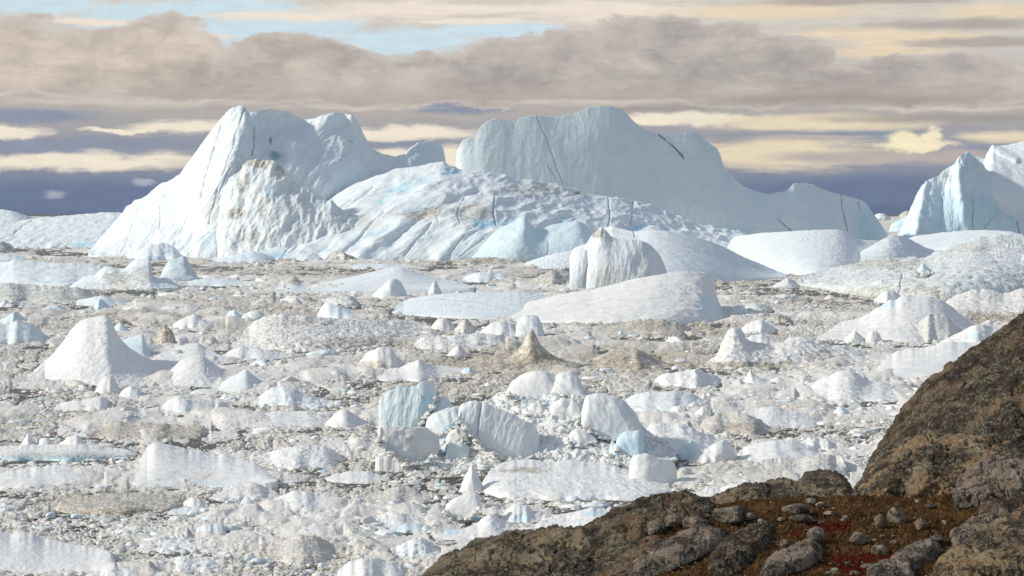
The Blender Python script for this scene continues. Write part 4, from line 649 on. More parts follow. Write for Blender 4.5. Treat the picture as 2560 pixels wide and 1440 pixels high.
fl('mid sized white rough floe above the ridged round mound', [(905, 1310), (935, 1292), (975, 1282), (1020, 1284), (1060, 1298)], 1318, rough=.8, style='rubble', cell=12)
# the big rubble berg: a heap and the blocks frozen into it
HB = ice('ice_heap', 'great pale rubble heap carrying the tumbled blue blocks at centre near', 'ice heap', [(935, 1140), (955, 1108), (985, 1082), (1030, 1062), (1080, 1050), (1130, 1040), (1185, 1024), (1215, 995), (1245, 978), (1290, 965), (1340, 958), (1400, 958), (1450, 975), (1480, 992), (1530, 1012), (1575, 1045), (1610, 1075), (1645, 1100), (1690, 1130)], 1166, group=GB, base=[(935, 1142), (1030, 1166), (1200, 1174), (1400, 1170), (1690, 1148)], D0=268, Rd=19, prof=1.15, smooth=3, rough=1.0, style='rubble', cell=36, jag=.4, edge=.05, octv=6, blues=[(1370, 1010, 110, 14, .5), (1500, 1080, 60, 40, .55), (1100, 1100, 60, 30, .4)], dirts=[(1340, 1080, 60, 40, .2)], T=9, res=1.3, land='great rubble heap')
_v = np.array([v.co[:] for v in HB.data.vertices])+np.array(HB.location); _hx = _v[:, 0]/_v[:, 1]*F+CX; _hy = HY+(H-_v[:, 2])/_v[:, 1]*F
def heapD(px, py):       # how far the heap's face is where a block is frozen into it
    k = np.argsort((_hx-px)**2+(_hy-py)**2)[:40]; return float(np.min(_v[k, 1]))
def blk(label, top, base, D0, land=None, **kw):
    if D0 < 292 and 'scalloped' not in label:
        bx = [b[0] for b in base]; D0 = heapD(sum(bx)/len(bx), min(max(b[1] for b in base)-6, 1165))+.15
    return ice('ice_block', label, 'ice block', top, base=base, group='blocks of the tumbled rubble heap', **{**dict(wl=None, D0=D0, Rd=2.2, smooth=1.4, rough=.75, style='facet', edge=.08, en=4., hang=True, T=5, zend=-.5, cell=34, jag=.5, body=1.5), **kw}, land=land)
blk('tall pale blue tilted block with a flat slanting top, left of the rubble heap', [(946, 1040), (948, 1002), (952, 987), (964, 981), (985, 976), (1020, 968), (1055, 957), (1074, 953), (1084, 955), (1089, 966), (1089, 985)], [(946, 1080), (965, 1086), (1000, 1080), (1032, 1086), (1046, 1066), (1064, 1046), (1080, 1020), (1089, 990)], 268, Rd=1.6, blue=.38, folds=[((1066, 956), (1036, 1086), 1.3, 4)], T=4.5, res=1.5, lines=(80, 4), cell=20, rough=.45, land='tall tilted block', blues=[(1070, 1010, 26, 50, .8)], cracks=[([(1052, 985), (1064, 1002)], 1., 2, .4)])
blk('dirty cream foot of the tall tilted block with an undercut left side', [(942, 1078), (950, 1062), (975, 1066), (1010, 1068), (1036, 1074), (1062, 1070), (1084, 1080), (1098, 1100)], [(942, 1098), (958, 1114), (980, 1134), (1004, 1150), (1030, 1162), (1062, 1158), (1086, 1146), (1098, 1122)], 267.5, Rd=1.2, rough=.7, dirt=.10, blue=.12, cell=30, dirts=[(965, 1085, 26, 20, .3), (1025, 1096, 14, 16, .6)], folds=[((1036, 1070), (1005, 1150), .5, 5)], smooth=2)
blk('smooth white boulder wedged right of the tall tilted block', [(1063, 1066), (1068, 1050), (1080, 1038), (1098, 1026), (1118, 1020), (1136, 1018), (1146, 1026), (1148, 1042)], [(1063, 1084), (1080, 1092), (1100, 1090), (1118, 1080), (1136, 1070), (1148, 1056)], 269, blue=.25, folds=[((1140, 1020), (1110, 1090), .7, 5)], blues=[(1130, 1070, 30, 12, .8)])
blk('pointed white block peeping out behind the wedged white boulder', [(1066, 1050), (1074, 1030), (1088, 1008), (1104, 994), (1114, 992), (1128, 1010), (1138, 1030)], [(1066, 1064), (1138, 1050)], 271.5, blue=.15, smooth=1.2)
blk('small cracked cream block below the wedged white boulder', [(1118, 1100), (1124, 1084), (1140, 1072), (1158, 1068), (1170, 1080), (1172, 1096)], [(1118, 1114), (1140, 1112), (1172, 1104)], 266.5, Rd=1., dirt=.1)
blk('round pale ice ball at the lower left of the striped slab', [(1110, 1130), (1118, 1114), (1136, 1106), (1156, 1106), (1170, 1118), (1174, 1132)], [(1110, 1146), (1135, 1152), (1174, 1146)], 265.5, Rd=1., blue=.3, edge=.25)
blk('great striped leaning slab at the middle of the rubble heap', [(1145, 1034), (1148, 1016), (1158, 1005), (1174, 1001), (1192, 1003), (1203, 1010), (1214, 1008), (1232, 1016), (1262, 1030), (1292, 1044), (1318, 1054), (1336, 1066), (1346, 1084), (1350, 1110)], [(1145, 1042), (1156, 1060), (1172, 1080), (1190, 1098), (1210, 1116), (1236, 1132), (1262, 1144), (1290, 1150), (1320, 1148), (1350, 1138)], 268, Rd=1.8, blue=.18, lines=(72, 4), cell=16, strokes=[([(1203, 1008), (1196, 1050), (1190, 1100)], 3.0, -6)], folds=[((1320, 1055), (1300, 1150), .5, 8)], T=6, res=1.4, smooth=2, rough=.42, cracks=[([(1204, 1008), (1197, 1050), (1192, 1096)], 1.1, 2, .35)], land='great striped slab', blues=[(1168, 1030, 22, 30, .45)])
blk('left and larger of two white domes crowning the rubble heap', [(1268, 978), (1278, 958), (1296, 942), (1320, 931), (1345, 927), (1370, 930), (1394, 942), (1412, 958), (1424, 980)], [(1268, 990), (1340, 1002), (1424, 996)], 287, Rd=4, smooth=3, edge=.2, rough=.4, land='crowning domes')
blk('right hand smooth dome at the top of the rubble heap', [(1374, 958), (1388, 938), (1406, 929), (1426, 928), (1444, 938), (1456, 956), (1464, 984)], [(1374, 985), (1464, 994)], 290, Rd=4, smooth=3, edge=.2, rough=.35)
blk('big smooth grey white shoulder at the right side of the rubble heap', [(1452, 1040), (1458, 1005), (1468, 986), (1486, 980), (1512, 980), (1538, 986), (1560, 1000), (1580, 1022), (1596, 1046), (1606, 1076), (1610, 1096)], [(1452, 1060), (1500, 1090), (1560, 1110), (1610, 1106)], 282, Rd=4, smooth=3, edge=.16, rough=.35, blue=.12, T=6, land='smooth shoulder')
blk('small cream boulder with a blue hollow below the crowning domes', [(1316, 1026), (1322, 1014), (1336, 1009), (1352, 1011), (1362, 1022), (1362, 1032)], [(1316, 1036), (1340, 1042), (1362, 1038)], 278, Rd=1., dirt=.08, blues=[(1340, 1040, 24, 8, .8)])
blk('rounded white block below the right hand dome', [(1374, 1030), (1380, 1014), (1392, 1002), (1410, 995), (1430, 998), (1446, 1010), (1454, 1034)], [(1374, 1040), (1410, 1046), (1454, 1044)], 278, Rd=1.5, smooth=2, edge=.2)
blk('white lump in the blue gully left of the smooth shoulder', [(1462, 1058), (1468, 1046), (1482, 1042), (1494, 1048), (1496, 1060)], [(1462, 1068), (1480, 1072), (1496, 1068)], 275, Rd=.8, blue=.2)
blk('faceted grey white wedge low in the blue gully', [(1416, 1098), (1426, 1082), (1446, 1074), (1470, 1078), (1486, 1092), (1494, 1104)], [(1416, 1108), (1450, 1118), (1494, 1112)], 270, Rd=1., smooth=1)
blk('upright pale chunk under the smooth shoulder', [(1498, 1082), (1506, 1064), (1520, 1058), (1534, 1066), (1540, 1084)], [(1498, 1096), (1520, 1104), (1540, 1098)], 273, Rd=1., blue=.25)
blk('vivid pale blue cube at the lower right corner of the rubble heap', [(1541, 1112), (1545, 1094), (1556, 1086), (1576, 1080), (1598, 1079), (1608, 1090), (1614, 1112), (1615, 1132)], [(1541, 1126), (1560, 1138), (1585, 1146), (1615, 1142)], 271, Rd=1.4, smooth=.8, blue=.75, folds=[((1596, 1080), (1600, 1146), .7, 3), ((1566, 1084), (1556, 1140), -.2, 3)], land='vivid blue cube')
blk('low blue wedge leaning on the left of the vivid blue cube', [(1522, 1132), (1528, 1118), (1542, 1110), (1558, 1116), (1572, 1130)], [(1522, 1142), (1572, 1146)], 269, Rd=.8, blue=.6, smooth=.8)
fl('cluster of grey white humps behind the vivid blue cube', [(1596, 1120), (1608, 1090), (1622, 1068), (1640, 1056), (1662, 1060), (1685, 1066), (1706, 1060), (1730, 1068), (1758, 1084), (1790, 1096), (1830, 1112)], 1138, rough=.65, cell=26, Rd=14, land='grey white humps', folds=[((1662, 1056), (1670, 1138), .3, 6)])
lm('pale blue tetrahedron block left of the white wedge at right of centre', [(1686, 1140), (1696, 1124), (1710, 1110), (1727, 1098), (1742, 1108), (1756, 1122), (1752, 1138)], 1150, kind='ice_block', cat='ice block', blue=.4, smooth=.7, folds=[((1727, 1098), (1738, 1150), .6, 4)], land='pale blue tetrahedron')
lm('bright white wedge block with a crumbled right side, right of the tetrahedron', [(1722, 1150), (1738, 1136), (1760, 1124), (1782, 1112), (1800, 1103), (1812, 1101), (1826, 1112), (1838, 1128), (1846, 1148)], 1160, kind='ice_block', cat='ice block', smooth=1., folds=[((1812, 1101), (1790, 1160), .7, 6)], land='bright white wedge')
blk('large rounded white block standing at the right end of the scalloped floe', [(1571, 1186), (1573, 1160), (1580, 1145), (1594, 1137), (1612, 1134), (1630, 1138), (1652, 1146), (1674, 1154), (1688, 1166), (1693, 1182), (1693, 1200)], [(1571, 1200), (1580, 1216), (1600, 1226), (1630, 1232), (1660, 1234), (1682, 1230), (1693, 1214)], 253, Rd=1.0, smooth=2, edge=.28, en=2.6, blue=.08, rough=.28, T=4, folds=[((1640, 1140), (1625, 1232), .35, 8)], land='large rounded block', res=1.4)
fl('long scalloped white floe with a raised dirty rim in front of the rubble heap', [(1196, 1222), (1212, 1200), (1226, 1184), (1250, 1170), (1285, 1160), (1330, 1156), (1370, 1162), (1410, 1157), (1460, 1160), (1510, 1170), (1560, 1184), (1620, 1200), (1690, 1222)], 1254, rough=.55, cell=22, Rd=26, prof=1.7, dirts=[(1310, 1176, 70, 10, .6), (1300, 1250, 120, 8, .3)], strokes=[([(1240, 1222), (1290, 1194), (1350, 1186), (1450, 1196), (1560, 1214)], 5, 12), ([(1260, 1176), (1340, 1176), (1440, 1180)], 6, -10)], land='long scalloped floe', res=1.3)
lm('sharp white cone standing left of the long scalloped floe', [(1146, 1228), (1154, 1208), (1162, 1190), (1172, 1172), (1180, 1164), (1188, 1174), (1198, 1192), (1208, 1214), (1212, 1226)], 1232, kind='ice_block', cat='ice block', smooth=.8, Rd=2.5, folds=[((1180, 1164), (1186, 1232), .4, 5)], land='sharp white cone')
MB_ = empty('iceberg', ((1160-CX)/F*224, 224, 0), 'mushroom shaped iceberg with a tilted white cap on a blue neck', 'iceberg', GB)
ice('ice_cap', None, None, [(1112, 1274), (1115, 1262), (1126, 1254), (1142, 1245), (1160, 1236), (1176, 1230), (1190, 1229), (1200, 1238), (1203, 1254), (1203, 1264)], base=[(1112, 1278), (1122, 1288), (1136, 1296), (1160, 1300), (1180, 1292), (1196, 1278), (1203, 1268)], parent=MB_, D0=224, Rd=1., smooth=1.6, edge=.2, rough=.3, hang=True, T=2.6, cell=24, zend=.6, blues=[(1150, 1298, 40, 10, .8)], wl=None)
ice('ice_neck', None, None, [(1126, 1300), (1132, 1290), (1150, 1288), (1176, 1284), (1190, 1286), (1200, 1300)], base=[(1118, 1326), (1126, 1330), (1200, 1326)], parent=MB_, D0=224.6, Rd=.8, smooth=1, edge=.1, rough=.5, blue=.85, wl=1330, cell=16)
ice('ice_skirt', None, None, [(1080, 1342), (1104, 1335), (1130, 1328), (1165, 1324), (1192, 1312), (1212, 1294), (1226, 1288), (1248, 1297), (1272, 1312), (1300, 1326)], 1352, parent=MB_, q=.6, smooth=2, rough=.6, lines=(25, 4), cell=14, edge=.05, blues=[(1130, 1330, 30, 10, .6)], land='mushroom berg')
fl('white arched floe with a deep blue scoop right of the mushroom berg', [(1250, 1294), (1268, 1276), (1288, 1264), (1308, 1260), (1326, 1272), (1342, 1290), (1352, 1302)], 1308, rough=.5, blues=[(1306, 1296, 30, 12, .7)], blobs=[(1300, 1296, 18, 7, -10)], land='arched floe')
fl('broad bright floe with blue hollows just above the foreground rock', [(1325, 1330), (1355, 1306), (1400, 1288), (1450, 1278), (1500, 1274), (1560, 1280), (1610, 1288), (1660, 1306)], 1345, rough=.7, cell=22, blues=[(1480, 1284, 40, 10, .6)], land='bright floe above the rock')
fl('clean white snowbank floe left of the foreground boulders', [(1560, 1282), (1590, 1262), (1630, 1248), (1680, 1238), (1730, 1238), (1780, 1250), (1830, 1270)], 1298, rough=.6, cell=22)
fl('narrow white floe wedged behind the foreground rock ridge', [(1712, 1254), (1745, 1234), (1785, 1222), (1830, 1214), (1870, 1214), (1910, 1230)], 1256, rough=.6)
fl('low white drift under the sharp foreground outcrop at the bottom', [(1240, 1350), (1270, 1332), (1320, 1322), (1380, 1322), (1430, 1336)], 1362, rough=.7)
ny, nx = 1350, 1300
pys = np.concatenate([np.linspace(1500, 640, 1180), np.geomspace(638-533, 9, ny-1180)+533]); pxs = np.linspace(-380, 2940, nx)
PX, PY = np.meshgrid(pxs, pys); DD = dsea(PY)
G = np.stack([(PX-CX)/F*DD, DD, np.zeros_like(DD)], -1); Q = G.reshape(-1, 3)
sc_ = (np.clip(DD/260, .6, 8).ravel()**.8).astype(np.float32)
wx = Q[:, 0]/sc_+.9*fbm(Q/(4*sc_[:, None]), 3, .55, 21); wy = Q[:, 1]/sc_+.9*fbm(Q/(4*sc_[:, None]), 3, .55, 22)
Qs = np.stack([Q[:, 0]/sc_, Q[:, 1]/sc_, 0*sc_], -1)
a1, a2, ah = worley(wx/9., wy/9., 1); b1, b2, bh = worley(wx/2.8+5, wy/2.8, 2); c1, c2, chh = worley(wx/.62+3, wy/.62, 3)
ld = leads(Q)
near = np.clip((PY.ravel()-760)/500, 0, 1)
def looseness(Q, s):
    return ss(-.32, .24, fbm(Q/np.array([26., 20., 1.])/np.maximum(s, 1.)[:, None]**.75, 4, .55, 31))
loose = looseness(Q, sc_)       # belts of loose rubble against belts of frozen plates
hA = (.08+.24*ah)*ss(.0, .16, a2-a1)
hB = (.03+.28*bh)*ss(.0, .30, b2-b1)
hC = (.24*chh+.03)*ss(.0, .5, c2-c1)
fine = billow(Qs/np.array([.45, .4, 1.]), 3, .6, 1)
hgt = ((1-loose)*(hA+.35*hB)+loose*(.25*hA+.9*hB)+.55*hC*(.12+.88*loose)+.07*fine*(.3+.7*loose)+.10*(1-loose)+.10*fbm(Qs/7, 3, .5, 7))*sc_**.9
hum = ridged(Qs/np.array([16., 13., 1.])+3.3, 3, .5, 41); hgt += (.55*ss(.1, 1.1, hum)+.22*ss(-.1, .8, fbm(Qs/np.array([5., 4., 1.]), 3, .5, 43)))*sc_*(1-.6*loose)
hgt -= (.07+.13*near*(.45+.55*loose)+.02*loose)*sc_+.07*ss(.5, 1., ld)*near*sc_**.4
G[..., 2] = hgt.reshape(DD.shape)
moat = np.zeros(DD.shape); brk = fbm(Qs/2.2, 3, .6, 51).reshape(DD.shape)
for fx, fb, fD in FEET:
    if fx[-1]-fx[0] < 40: continue
    j0, j1 = np.searchsorted(pxs, [fx[0]-6, fx[-1]+6]); fy_ = np.interp(pxs[j0:j1], fx, HY+H*F/np.maximum(fD, 1)); wd = 4+.03*(fx[-1]-fx[0])
    moat[:, j0:j1] = np.maximum(moat[:, j0:j1], np.exp(-((pys[:, None]-fy_[None]-wd*.5)/wd)**2))
G[..., 2] -= moat*(.5*np.maximum(G[..., 2], 0)+.22*np.clip(.5+brk, 0, 1.2)*np.clip(DD/260, .7, 2.5))
HGT = G[..., 2].copy()
def slush_z(px, py):
    j = np.clip((px-pxs[0])/(pxs[1]-pxs[0]), 0, nx-1.01).astype(int); i = np.clip(np.searchsorted(-pys, -np.asarray(py)), 0, ny-1)
    return np.maximum(HGT[i, j], 0)
dz = np.clip(tan_zone(PX, PY)-.02+.30*fbm(Q/30, 3, .6, 12).reshape(PX.shape)+.34*loose.reshape(PX.shape), 0, 1)
idx = np.arange(ny*nx).reshape(ny, nx)
sl = link('slush_ice', mesh('slush_ice', G.reshape(-1, 3), np.stack([idx[:-1, :-1], idx[:-1, 1:], idx[1:, 1:], idx[1:, :-1]], -1).reshape(-1, 4), M['brash'],
          attrs=dict(dirt=dz.ravel(), blue=np.zeros(ny*nx), dark=np.zeros(ny*nx))))
tag(sl, 'grey white slush and crumbled ice between the floes', kind='stuff')
# ------------------------------------------------------------------ the rocky hillside in the foreground
def rock(name, label, top, base, D0, Rd, mat='rock', cat='rock outcrop', group='bedrock outcrops of the hillside', **kw):
    s = shell(top, None, base=base, D0=D0, Rd=Rd, seed=len(ROCKS)+40, **{**dict(style='rock', rough=.9, smooth=3, edge=.05, en=3, T=9, zend=8., prof=1.2, octv=6, sink=1.5, jag=.25), **kw})
    org = s['org']; o = link(name, mesh(name, s['V']-org, s['F'], M[mat], attrs=dict(moss=s['attrs']['dirt'])), None, org); tag(o, label, cat, group); ROCKS.append(o); return o
ROCKS = []
rock('rock_slope', 'steep dark brown rock slope filling the right edge, speckled black with lichen', [(2120, 1240), (2150, 1195), (2165, 1160), (2200, 1108), (2220, 1075), (2235, 1050), (2250, 1026), (2270, 1000), (2300, 962), (2330, 932), (2360, 908), (2400, 881), (2450, 850), (2500, 818), (2560, 776), (2640, 722), (2760, 660), (2900, 610)], [(2120, 1260), (2500, 1270), (2900, 1270)], 76, 8, 'rock_dark', prof=1.5, rough=.55, cell=60, T=14, smooth=5, edge=.02, jag=.12, strokes=[([(2360, 990), (2368, 1040), (2362, 1090)], 9, 10), ([(2530, 940), (2520, 1010), (2540, 1090)], 14, 16), ([(2440, 960), (2420, 1050)], 16, -10)])
s_ = shell([(2760, 720), (2900, 612), (3100, 540), (3400, 500), (3900, 480), (4500, 520)], None, base=[(2760, 1270), (4500, 1280)], D0=77, Rd=8, prof=1.5, seed=57, style='rock', rough=.55, smooth=8, cell=60, T=14, zend=8., octv=5, sink=1.5)
link('rock_shoulder', mesh('rock_shoulder', s_['V']-np.array(ROCKS[0].location), s_['F'], M['rock_dark']), ROCKS[0])   # the slope goes on outside the frame
rock('rock_hump', 'rounded tan brown bedrock hump below the steep dark slope', [(2140, 1215), (2150, 1190), (2168, 1162), (2190, 1138), (2215, 1116), (2240, 1104), (2270, 1096), (2300, 1090), (2340, 1087), (2390, 1085), (2440, 1085), (2490, 1088), (2525, 1098), (2560, 1114), (2640, 1150)], [(2140, 1245), (2300, 1262), (2640, 1250)], 68.5, 3.0, 'rock_tan', prof=2.2, rough=.75, cell=45, smooth=4, strokes=[([(2255, 1110), (2240, 1150), (2215, 1230)], 8, 10), ([(2300, 1120), (2280, 1170), (2250, 1240)], 9, -8), ([(2330, 1090), (2330, 1160), (2300, 1240)], 12, 8)])
rock('rock_hump', 'grey lichen covered hump at the right edge in front of the tan one', [(2378, 1232), (2392, 1205), (2412, 1180), (2436, 1160), (2465, 1146), (2500, 1136), (2540, 1130), (2600, 1128), (2680, 1140)], [(2378, 1240), (2450, 1252), (2680, 1250)], 66, 2.2, 'boulder', prof=2.2, rough=.85, cell=40)
rock('rock_ledge', 'long pale brown rock ledge with rounded blocks along the hillside skyline', [(1725, 1275), (1738, 1258), (1752, 1248), (1780, 1236), (1812, 1226), (1845, 1214), (1880, 1210), (1920, 1209), (1955, 1208), (1985, 1206), (2015, 1205), (2060, 1203), (2095, 1204), (2120, 1210), (2133, 1222), (2136, 1240)], [(1725, 1285), (1900, 1292), (2040, 1262), (2136, 1250)], 68, 1.6, 'rock', prof=2., rough=.9, cell=30, strokes=[([(1850, 1214), (1846, 1280)], 4, -9), ([(1925, 1210), (1918, 1270)], 4, -9), ([(2028, 1206), (2022, 1262)], 5, -8), ([(1790, 1240), (1786, 1280)], 3, -7)], jag=.5)
rock('rock_outcrop', 'dark rounded knob of rock on top of the long pale ledge', [(1986, 1212), (1996, 1196), (2012, 1184), (2034, 1178), (2060, 1175), (2086, 1176), (2100, 1182), (2116, 1194), (2128, 1210)], [(1986, 1218), (2128, 1216)], 71, 3, 'rock_dark', rough=.8, cell=26)
rock('rock_outcrop', 'low brown knob of rock left of the dark rounded knob', [(1896, 1214), (1912, 1206), (1934, 1200), (1960, 1198), (1984, 1203), (2000, 1212)], [(1896, 1220), (2000, 1220)], 72, 3, 'rock', rough=.8, cell=24)
rock('rock_outcrop', 'smooth brown rock hump at the bottom, nearest the ice and lowest on the hillside', [(1020, 1462), (1042, 1440), (1075, 1418), (1102, 1400), (1150, 1376), (1190, 1356), (1225, 1343), (1265, 1335), (1310, 1329), (1355, 1326), (1400, 1319), (1430, 1317), (1455, 1319), (1475, 1329), (1495, 1345), (1530, 1370)], [(1020, 1480), (1200, 1530), (1530, 1530)], 62, 4.5, 'rock', prof=1.6, rough=.75, cell=45, edge=.02, strokes=[([(1260, 1360), (1330, 1350), (1400, 1360)], 14, 10), ([(1300, 1400), (1360, 1390), (1440, 1340)], 8, -12)])
# heathy ground, one sheet that carries the loose stones
gt = [(900, 1560), (1330, 1470), (1385, 1416), (1430, 1376), (1480, 1347), (1540, 1312), (1600, 1288), (1680, 1270), (1745, 1262), (1800, 1258), (1880, 1250), (1960, 1240), (2060, 1240), (2133, 1240), (2300, 1240), (2450, 1232), (2560, 1225), (2800, 1210), (3200, 1200), (4500, 1200)]
GX = np.array([p[0] for p in gt]); GY = np.array([p[1] for p in gt])
ngx, ngt = 900, 230
gxs = np.concatenate([np.linspace(900, 2700, 720), np.linspace(2710, 4500, 180)]); gtop = np.interp(gxs, GX, GY); tt = np.linspace(0, 1, ngt)[:, None]
gpy = 2000+(gtop-2000)*(1-(1-tt)**1.7); gpx = np.broadcast_to(gxs, gpy.shape)
def gdepth(px, py): return 67.5-6.5*np.clip((py-np.interp(px, GX, GY))/200., 0, 3.5)**.9
gD = gdepth(gpx, gpy); GP = wpos(gpx, gpy, gD); fl_ = GP.reshape(-1, 3)
slab = ridged(np.stack([(fl_[:, 0]*.77-fl_[:, 2]*1.9)/1.5, (fl_[:, 0]*.5+fl_[:, 2]*1.2)/.42, fl_[:, 1]*.25], -1), 4, .5, 61)
GP[..., 2] += (.10*fbm(fl_/1.1, 6, .55, 60)+.035*billow(fl_/.22, 3, .6, 62)+.0*slab).reshape(gpy.shape)
RED = [(2135, 1412, 95, 34, 1.), (2010, 1325, 52, 20, .9), (2092, 1318, 44, 18, .9), (2240, 1398, 30, 10, .7), (1460, 1352, 30, 14, .5), (1930, 1330, 30, 10, .5), (2300, 1250, 50, 8, .35)]
def redf(px, py, n):
    v = np.zeros(px.shape)
    for cx, cy, rx, ry, a in RED: v = np.maximum(v, a*ss(-.05, .35, 1-np.hypot((px-cx)/rx, (py-cy)/ry)+.8*n))
    return v
gn = fbm(fl_/.45, 3, .6, 66).reshape(gpy.shape); rd = redf(gpx, gpy, gn)
ext = [GP]; last = GP[-1]
for k in (1, 2, 3):
    q_ = last.copy(); q_[:, 1] += 3.*k; q_[:, 0] *= q_[:, 1]/last[:, 1]; q_[:, 2] = last[:, 2]-(.5, 4, 24)[k-1]; ext.append(q_[None])
GG = np.concatenate(ext); idx = np.arange(GG.shape[0]*ngx).reshape(GG.shape[0], ngx)
go = link('hillside', mesh('hillside', GG.reshape(-1, 3), np.stack([idx[:-1, :-1], idx[:-1, 1:], idx[1:, 1:], idx[1:, :-1]], -1).reshape(-1, 4), M['ground'], attrs=dict(red=np.concatenate([rd, np.zeros((3, ngx))]).ravel())))
tag(go, kind='structure')
def gpoint(px, py):   # a spot on the heath seen at this place in the survey
    D = float(gdepth(np.array(px, float), np.array(py, float))); return wpos(np.array(px, float), np.array(py, float), D), D
def blades(name, label, n, mat, red):
    px = RNG.uniform(1330, 2640, n*3); py = RNG.uniform(1225, 1500, n*3); top = np.interp(px, GX, GY)
    ok = py > top+2; px, py = px[ok], py[ok]; D = gdepth(px, py); P = wpos(px, py, D)
    nz = fbm(P/.45, 3, .6, 66); r = redf(px, py, nz)
    cl = fbm(P/.8, 3, .6, 70)
    ok = ((r > .45) if red else (r < .5)) & (RNG.uniform(size=len(px)) < np.clip(.5+1.1*cl, .03, 1)); P = P[ok][:n]; n = len(P)
    P[:, 2] += .10*fbm(P/1.1, 6, .55, 60)-.01
    h = RNG.uniform(.03, .11, n)*(1. if not red else .8); w = RNG.uniform(.006, .016, n)*(1 if not red else 1.6); an = RNG.uniform(0, 6.28, n); ln = RNG.normal(0, .05, (n, 2))
    d = np.stack([np.cos(an)*w, np.sin(an)*w, 0*w], -1); tip = P+np.stack([ln[:, 0], ln[:, 1], h], -1)
    V = np.stack([P-d, P+d, tip], 1).reshape(-1, 3)
    tag(link(name, mesh(name, V, np.arange(len(V)).reshape(-1, 3), M[mat], smooth=False)), label, kind='stuff')
blades('tundra_grass', 'short rust brown sedge and heath growing over the slope', 60000, 'grass', False)
blades('red_ground_cover', 'dark red dwarf shrubs in patches on the slope', 16000, 'red', True)
# outcropping slabs that run diagonally across the heath
def gslab(label, pts, base, mat='boulder', name='rock_slab', **kw):
    return rock(name, label, pts, base, 60, 1, mat, group='bedrock slabs in the heath', **{**dict(rough=.9, cell=24, T=.6, zend=0., hang=True, edge=0, jag=.5, smooth=2, Dfun=gdepth, puff=.30), **kw})
gslab('long black streaked slab forming the near skyline at the lower centre', [(1362, 1470), (1385, 1418), (1410, 1392), (1436, 1370), (1482, 1340), (1520, 1318), (1560, 1300), (1602, 1283), (1650, 1270), (1700, 1262), (1748, 1256), (1790, 1262)], [(1362, 1500), (1460, 1480), (1560, 1400), (1640, 1330), (1790, 1290)], 'rock_dark', T=2, cell=40, puff=.35)
gslab('dark rough slab in the bottom left corner of the heath', [(1420, 1462), (1470, 1425), (1530, 1392), (1590, 1372), (1640, 1368), (1680, 1380)], [(1420, 1490), (1560, 1470), (1680, 1400)], 'rock_dark')
gslab('grey diagonal slab rising right below the speckled block', [(1560, 1452), (1610, 1412), (1660, 1386), (1710, 1362), (1750, 1346), (1790, 1336), (1815, 1345)], [(1560, 1470), (1700, 1420), (1815, 1362)], 'boulder')
gslab('black and grey diagonal slab left of the upper red patch', [(1770, 1440), (1800, 1400), (1826, 1372), (1856, 1350), (1890, 1332), (1922, 1320), (1938, 1330)], [(1770, 1452), (1850, 1432), (1910, 1380), (1938, 1350)], 'rock_dark')
gslab('long speckled slab pointing up toward the greenish pale boulder', [(1905, 1442), (1935, 1416), (1962, 1400), (1992, 1388), (2020, 1376), (2044, 1372), (2056, 1384)], [(1905, 1450), (2000, 1432), (2056, 1402)], 'boulder')
gslab('lichen mottled slab right of the lower red patch', [(2226, 1428), (2256, 1406), (2284, 1388), (2310, 1376), (2332, 1372), (2348, 1386)], [(2226, 1434), (2290, 1428), (2348, 1404)], 'boulder')
gslab('mottled grey green slab below the right edge humps', [(2380, 1362), (2408, 1340), (2440, 1320), (2468, 1308), (2490, 1308), (2500, 1326)], [(2380, 1370), (2450, 1366), (2500, 1346)], 'boulder')
gslab('big diagonal rust brown slab filling the bottom right corner', [(2320, 1462), (2370, 1424), (2420, 1392), (2470, 1360), (2520, 1326), (2570, 1296), (2640, 1280)], [(2320, 1490), (2480, 1490), (2640, 1440)], 'rock_tan', cell=34, T=1., puff=.4)
gslab('dark slab under the grey hump at the right edge', [(2452, 1292), (2470, 1264), (2492, 1246), (2516, 1236), (2544, 1238), (2580, 1250)], [(2452, 1298), (2520, 1300), (2580, 1284)], 'rock_dark')
gslab('tapering dark slab low at the right edge above the corner slab', [(2480, 1422), (2510, 1398), (2540, 1380), (2580, 1366), (2630, 1370)], [(2480, 1432), (2630, 1410)], 'boulder')
gslab('broken grey slab at the bottom edge right of the red patches', [(2170, 1452), (2210, 1428), (2250, 1420), (2290, 1430)], [(2170, 1470), (2290, 1462)], 'boulder')
# loose stones
def stone(label, x0, y0, x1, y1, mat='boulder', tilt=0., kind='round'):
    cx = (x0+x1)/2; P, D = gpoint(cx, y1-1); r = np.random.default_rng(int(x0*7+y0)); v, f = ICO[4]; v = v.copy(); sd = r.uniform(0, 90)
    for _ in range(7):
        n = r.normal(size=3); n /= np.linalg.norm(n); h = r.uniform(.62, .9); e = np.maximum(v@n-h, 0); v -= (e*.9)[:, None]*n
    v *= (1+.13*fbm(v*1.5+sd, 5, .55)+.05*ridged(v*4+sd, 3, .5))[:, None]
    w = (x1-x0)/F*D/2; h = (y1-y0)/F*D
    v[:, 0] *= w/np.abs(v[:, 0]).max(); v[:, 1] *= w*.8; v[:, 2] *= h/(v[:, 2].max()-v[:, 2].min())
    if tilt: v[:, 0], v[:, 2] = v[:, 0]+tilt*v[:, 2]*w/h*.6, v[:, 2]
    v[:, 2] -= v[:, 2].min()+.12*h
    o = link('boulder', mesh('boulder', v, f, M[mat]), None, Vector((float(P[0]), float(P[1])+w*.5, float(P[2]))))
    tag(o, label, 'boulder', 'loose stones on the heath')
